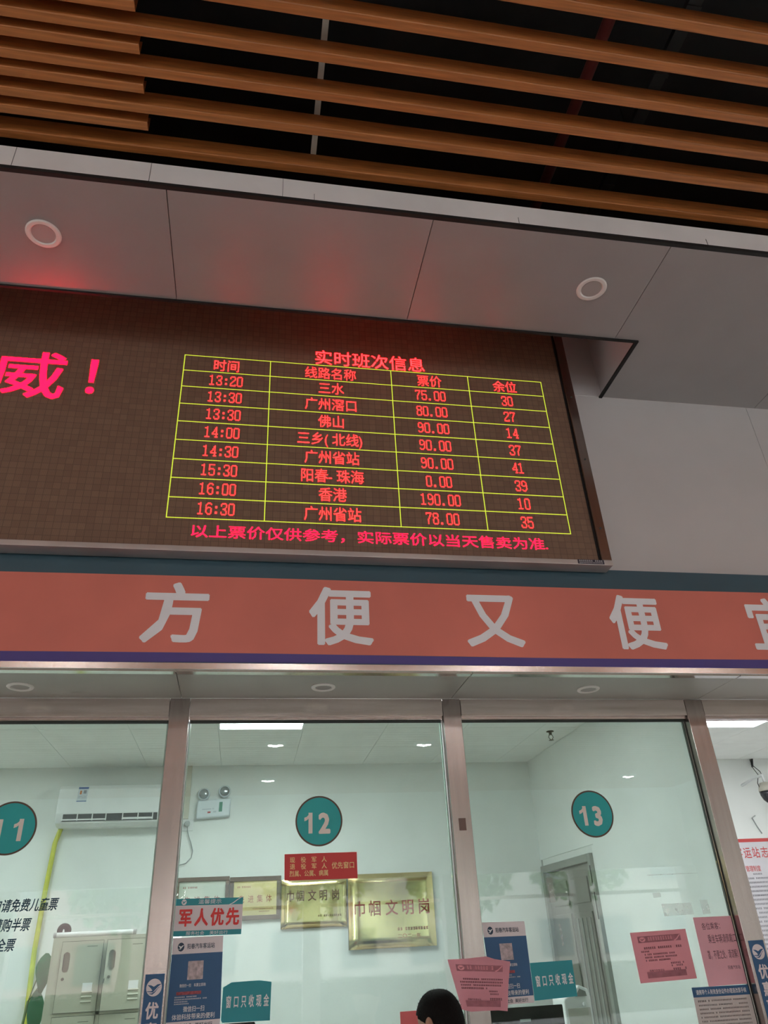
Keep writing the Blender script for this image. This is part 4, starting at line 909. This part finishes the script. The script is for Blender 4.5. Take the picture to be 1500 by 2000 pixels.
# ================================================================== hall lamps behind the camera and the street outside
LAMP = emis('lamp_glow', (1, .97, .92), 60)
LAMPW = 22
for i, (x, y, lb) in enumerate(((-5.4, -2.8, 'lit twin ceiling lamp behind the viewer, unseen near row added to brighten the hall, far left'), (-2.45, -2.8, 'lit twin ceiling lamp behind the viewer, unseen near row added to brighten the hall, left'), (.53, -2.8, 'lit twin ceiling lamp behind the viewer, unseen near row added to brighten the hall, middle'), (3.48, -2.8, 'lit twin ceiling lamp behind the viewer, unseen near row added to brighten the hall, right'), (6.43, -2.8, 'lit twin ceiling lamp behind the viewer, unseen near row added to brighten the hall, far right'), (.53, -6.25, 'lit twin ceiling lamp behind the viewer, nearer middle one'), (3.48, -6.3, 'lit twin ceiling lamp behind the viewer, to the right'), (.50, -9.7, 'lit twin ceiling lamp behind the viewer, far middle one'), (9.6, -9.9, 'lit ceiling lamp behind the viewer, far right'))):  # the near row is unseen, added to brighten the hall
    e = empty('twin_lamp', (x, y, 5.16)); tag(e, lb, 'ceiling light')
    part(B('housing', x - .19, x + .19, y - .09, y + .09, 5.15, 5.197, WHITE, None, .004), e)
    for s in (-1, 1): part(MB().lathe([(.055, 0), (.055, -.006)], (x + s * .088, y, 5.149), 'z', 20).build('lamp', LAMP), e)
    ld = bpy.data.lights.new('lamp_light', 'AREA'); ld.shape = 'DISK'; ld.size = .12; ld.energy = LAMPW; ld.color = (1, .98, .96); lo_ = bpy.data.objects.new('lamp_light', ld); COL.objects.link(lo_); lo_.location = (x, y, 5.135)
# open front of the hall: columns and beam
bm_ = st(B('trim_30', -9, 12, -12.2, -11.9, 3.2, 6.6, OFFW))
for i, x in enumerate((-9, -5.5, -2, 1.5, 5, 8.5, 11.6)):
    st(B('trim_%d' % (31 + i), x, x + .4, -12.2, -11.8, 0, 3.2, mat('hall_column', (.45, .42, .40), .5)))
    if i < 6: st(B('trim_%d' % (40 + i), x + .4, x + 3.5, -12.08, -12.02, 2.6, 2.68, STEELH))
gr = st(B('ground', -60, 60, -70, -12.2, -.25, -.05, mat('pale_forecourt', (.36, .35, .34), .8, 0, .1, 1))); gr.name = 'floor.002'
def bld(x0, x1, y0, y1, h_, m, label, nf, nw):
    e = empty('building', ((x0 + x1) / 2, (y0 + y1) / 2, -.05)); tag(e, label, 'building')
    part(B('wall', x0, x1, y0, y1, -.05, h_, m), e)
    for f in range(nf):
        for k in range(nw):
            wx = x0 + (x1 - x0) * (k + .25) / nw; wz = .8 + (h_ - 1) * f / nf
            part(B('window', wx, wx + (x1 - x0) / nw * .5, y1, y1 + .05, wz, wz + (h_ - 1) / nf * .5, mat('dark_window', (.06, .08, .09), .2)), e)
    part(B('parapet', x0 - .1, x1 + .1, y1 - .2, y1 + .1, h_, h_ + .3, m), e)
bld(-52, -5, -44, -34, 11, mat('pinkish_render', (.27, .18, .17), .8), 'pinkish block across the forecourt, behind the viewer at left', 3, 14)
bld(-3, 50, -50, -38, 12, mat('pale_render', (.24, .23, .21), .8), 'pale block across the forecourt, behind the viewer', 3, 14)
hg = empty('blocker_hedge', (1.5, -13.4, -.05)); tag(hg, 'added unseen dark green hedge outside the open front of the hall', 'blocker_hedge')  # added out of view to block bright ground from the glass reflections
part(B('core', -12, 15, -13.7, -13.1, -.05, 1.0, mat('blocker_core', (.015, .03, .012), .9)), hg)
mb = MB(); R = random.Random(5)
for q in range(7000):
    x = R.uniform(-12, 15); t = R.random(); c = Vector((x, -13.09 + R.uniform(0, .06), R.uniform(0, 1.03))) if t < .6 else Vector((x, R.uniform(-13.75, -13.05), 1.0 + R.uniform(0, .07)))
    a = Vector((R.uniform(-1, 1), R.uniform(-1, 1), R.uniform(-1, 1))).normalized() * .045; b = a.orthogonal().normalized() * .025; mb.quad(c - a, c - b, c + a, c + b)
part(stuff(mb.build('leaves', mat('blocker_leaf', (.03, .07, .02), .7, 0, .3, 3), fix=False)), hg)
def tree(x, y, h_, label):
    e = empty('tree', (x, y, -.05)); tag(e, label, 'tree', 'forecourt trees')
    R = random.Random(int(x * 10)); tk_ = [(x, y, -.05), (x + .1, y, h_ * .3), (x - .05, y + .1, h_ * .6), (x, y, h_ * .8)]
    part(MB().tube(tk_, [.2, .16, .1, .05], 8).build('trunk', mat('bark', (.12, .09, .06), .9), None, smooth=True), e)
    mb = MB()
    for q in range(1500):
        d = Vector((R.gauss(0, 1), R.gauss(0, 1), R.gauss(0, .7))).normalized() * R.uniform(.3, 1) ** .5; c = Vector((x, y, h_ * .72)) + Vector((d.x * h_ * .34, d.y * h_ * .34, d.z * h_ * .34))
        a = Vector((R.uniform(-1, 1), R.uniform(-1, 1), R.uniform(-1, 1))).normalized() * .2; b = a.orthogonal().normalized() * .11; mb.quad(c - a, c - b, c + a, c + b)
    part(stuff(mb.build('leaves', mat('tree_leaves', (.06, .13, .03), .6, 0, .3, 2), fix=False)), e)
for x, y, h_, w_ in ((-9, -20, 6.5, 'far left'), (-3.5, -19, 6, 'left'), (2.5, -21, 7, 'middle'), (7.5, -19.5, 6, 'right'), (13, -22, 7, 'far right')):
    tree(x, y, h_, 'leafy street tree outside the open front of the hall, %s one of the row' % w_)
bpy.data.objects.remove(_to)
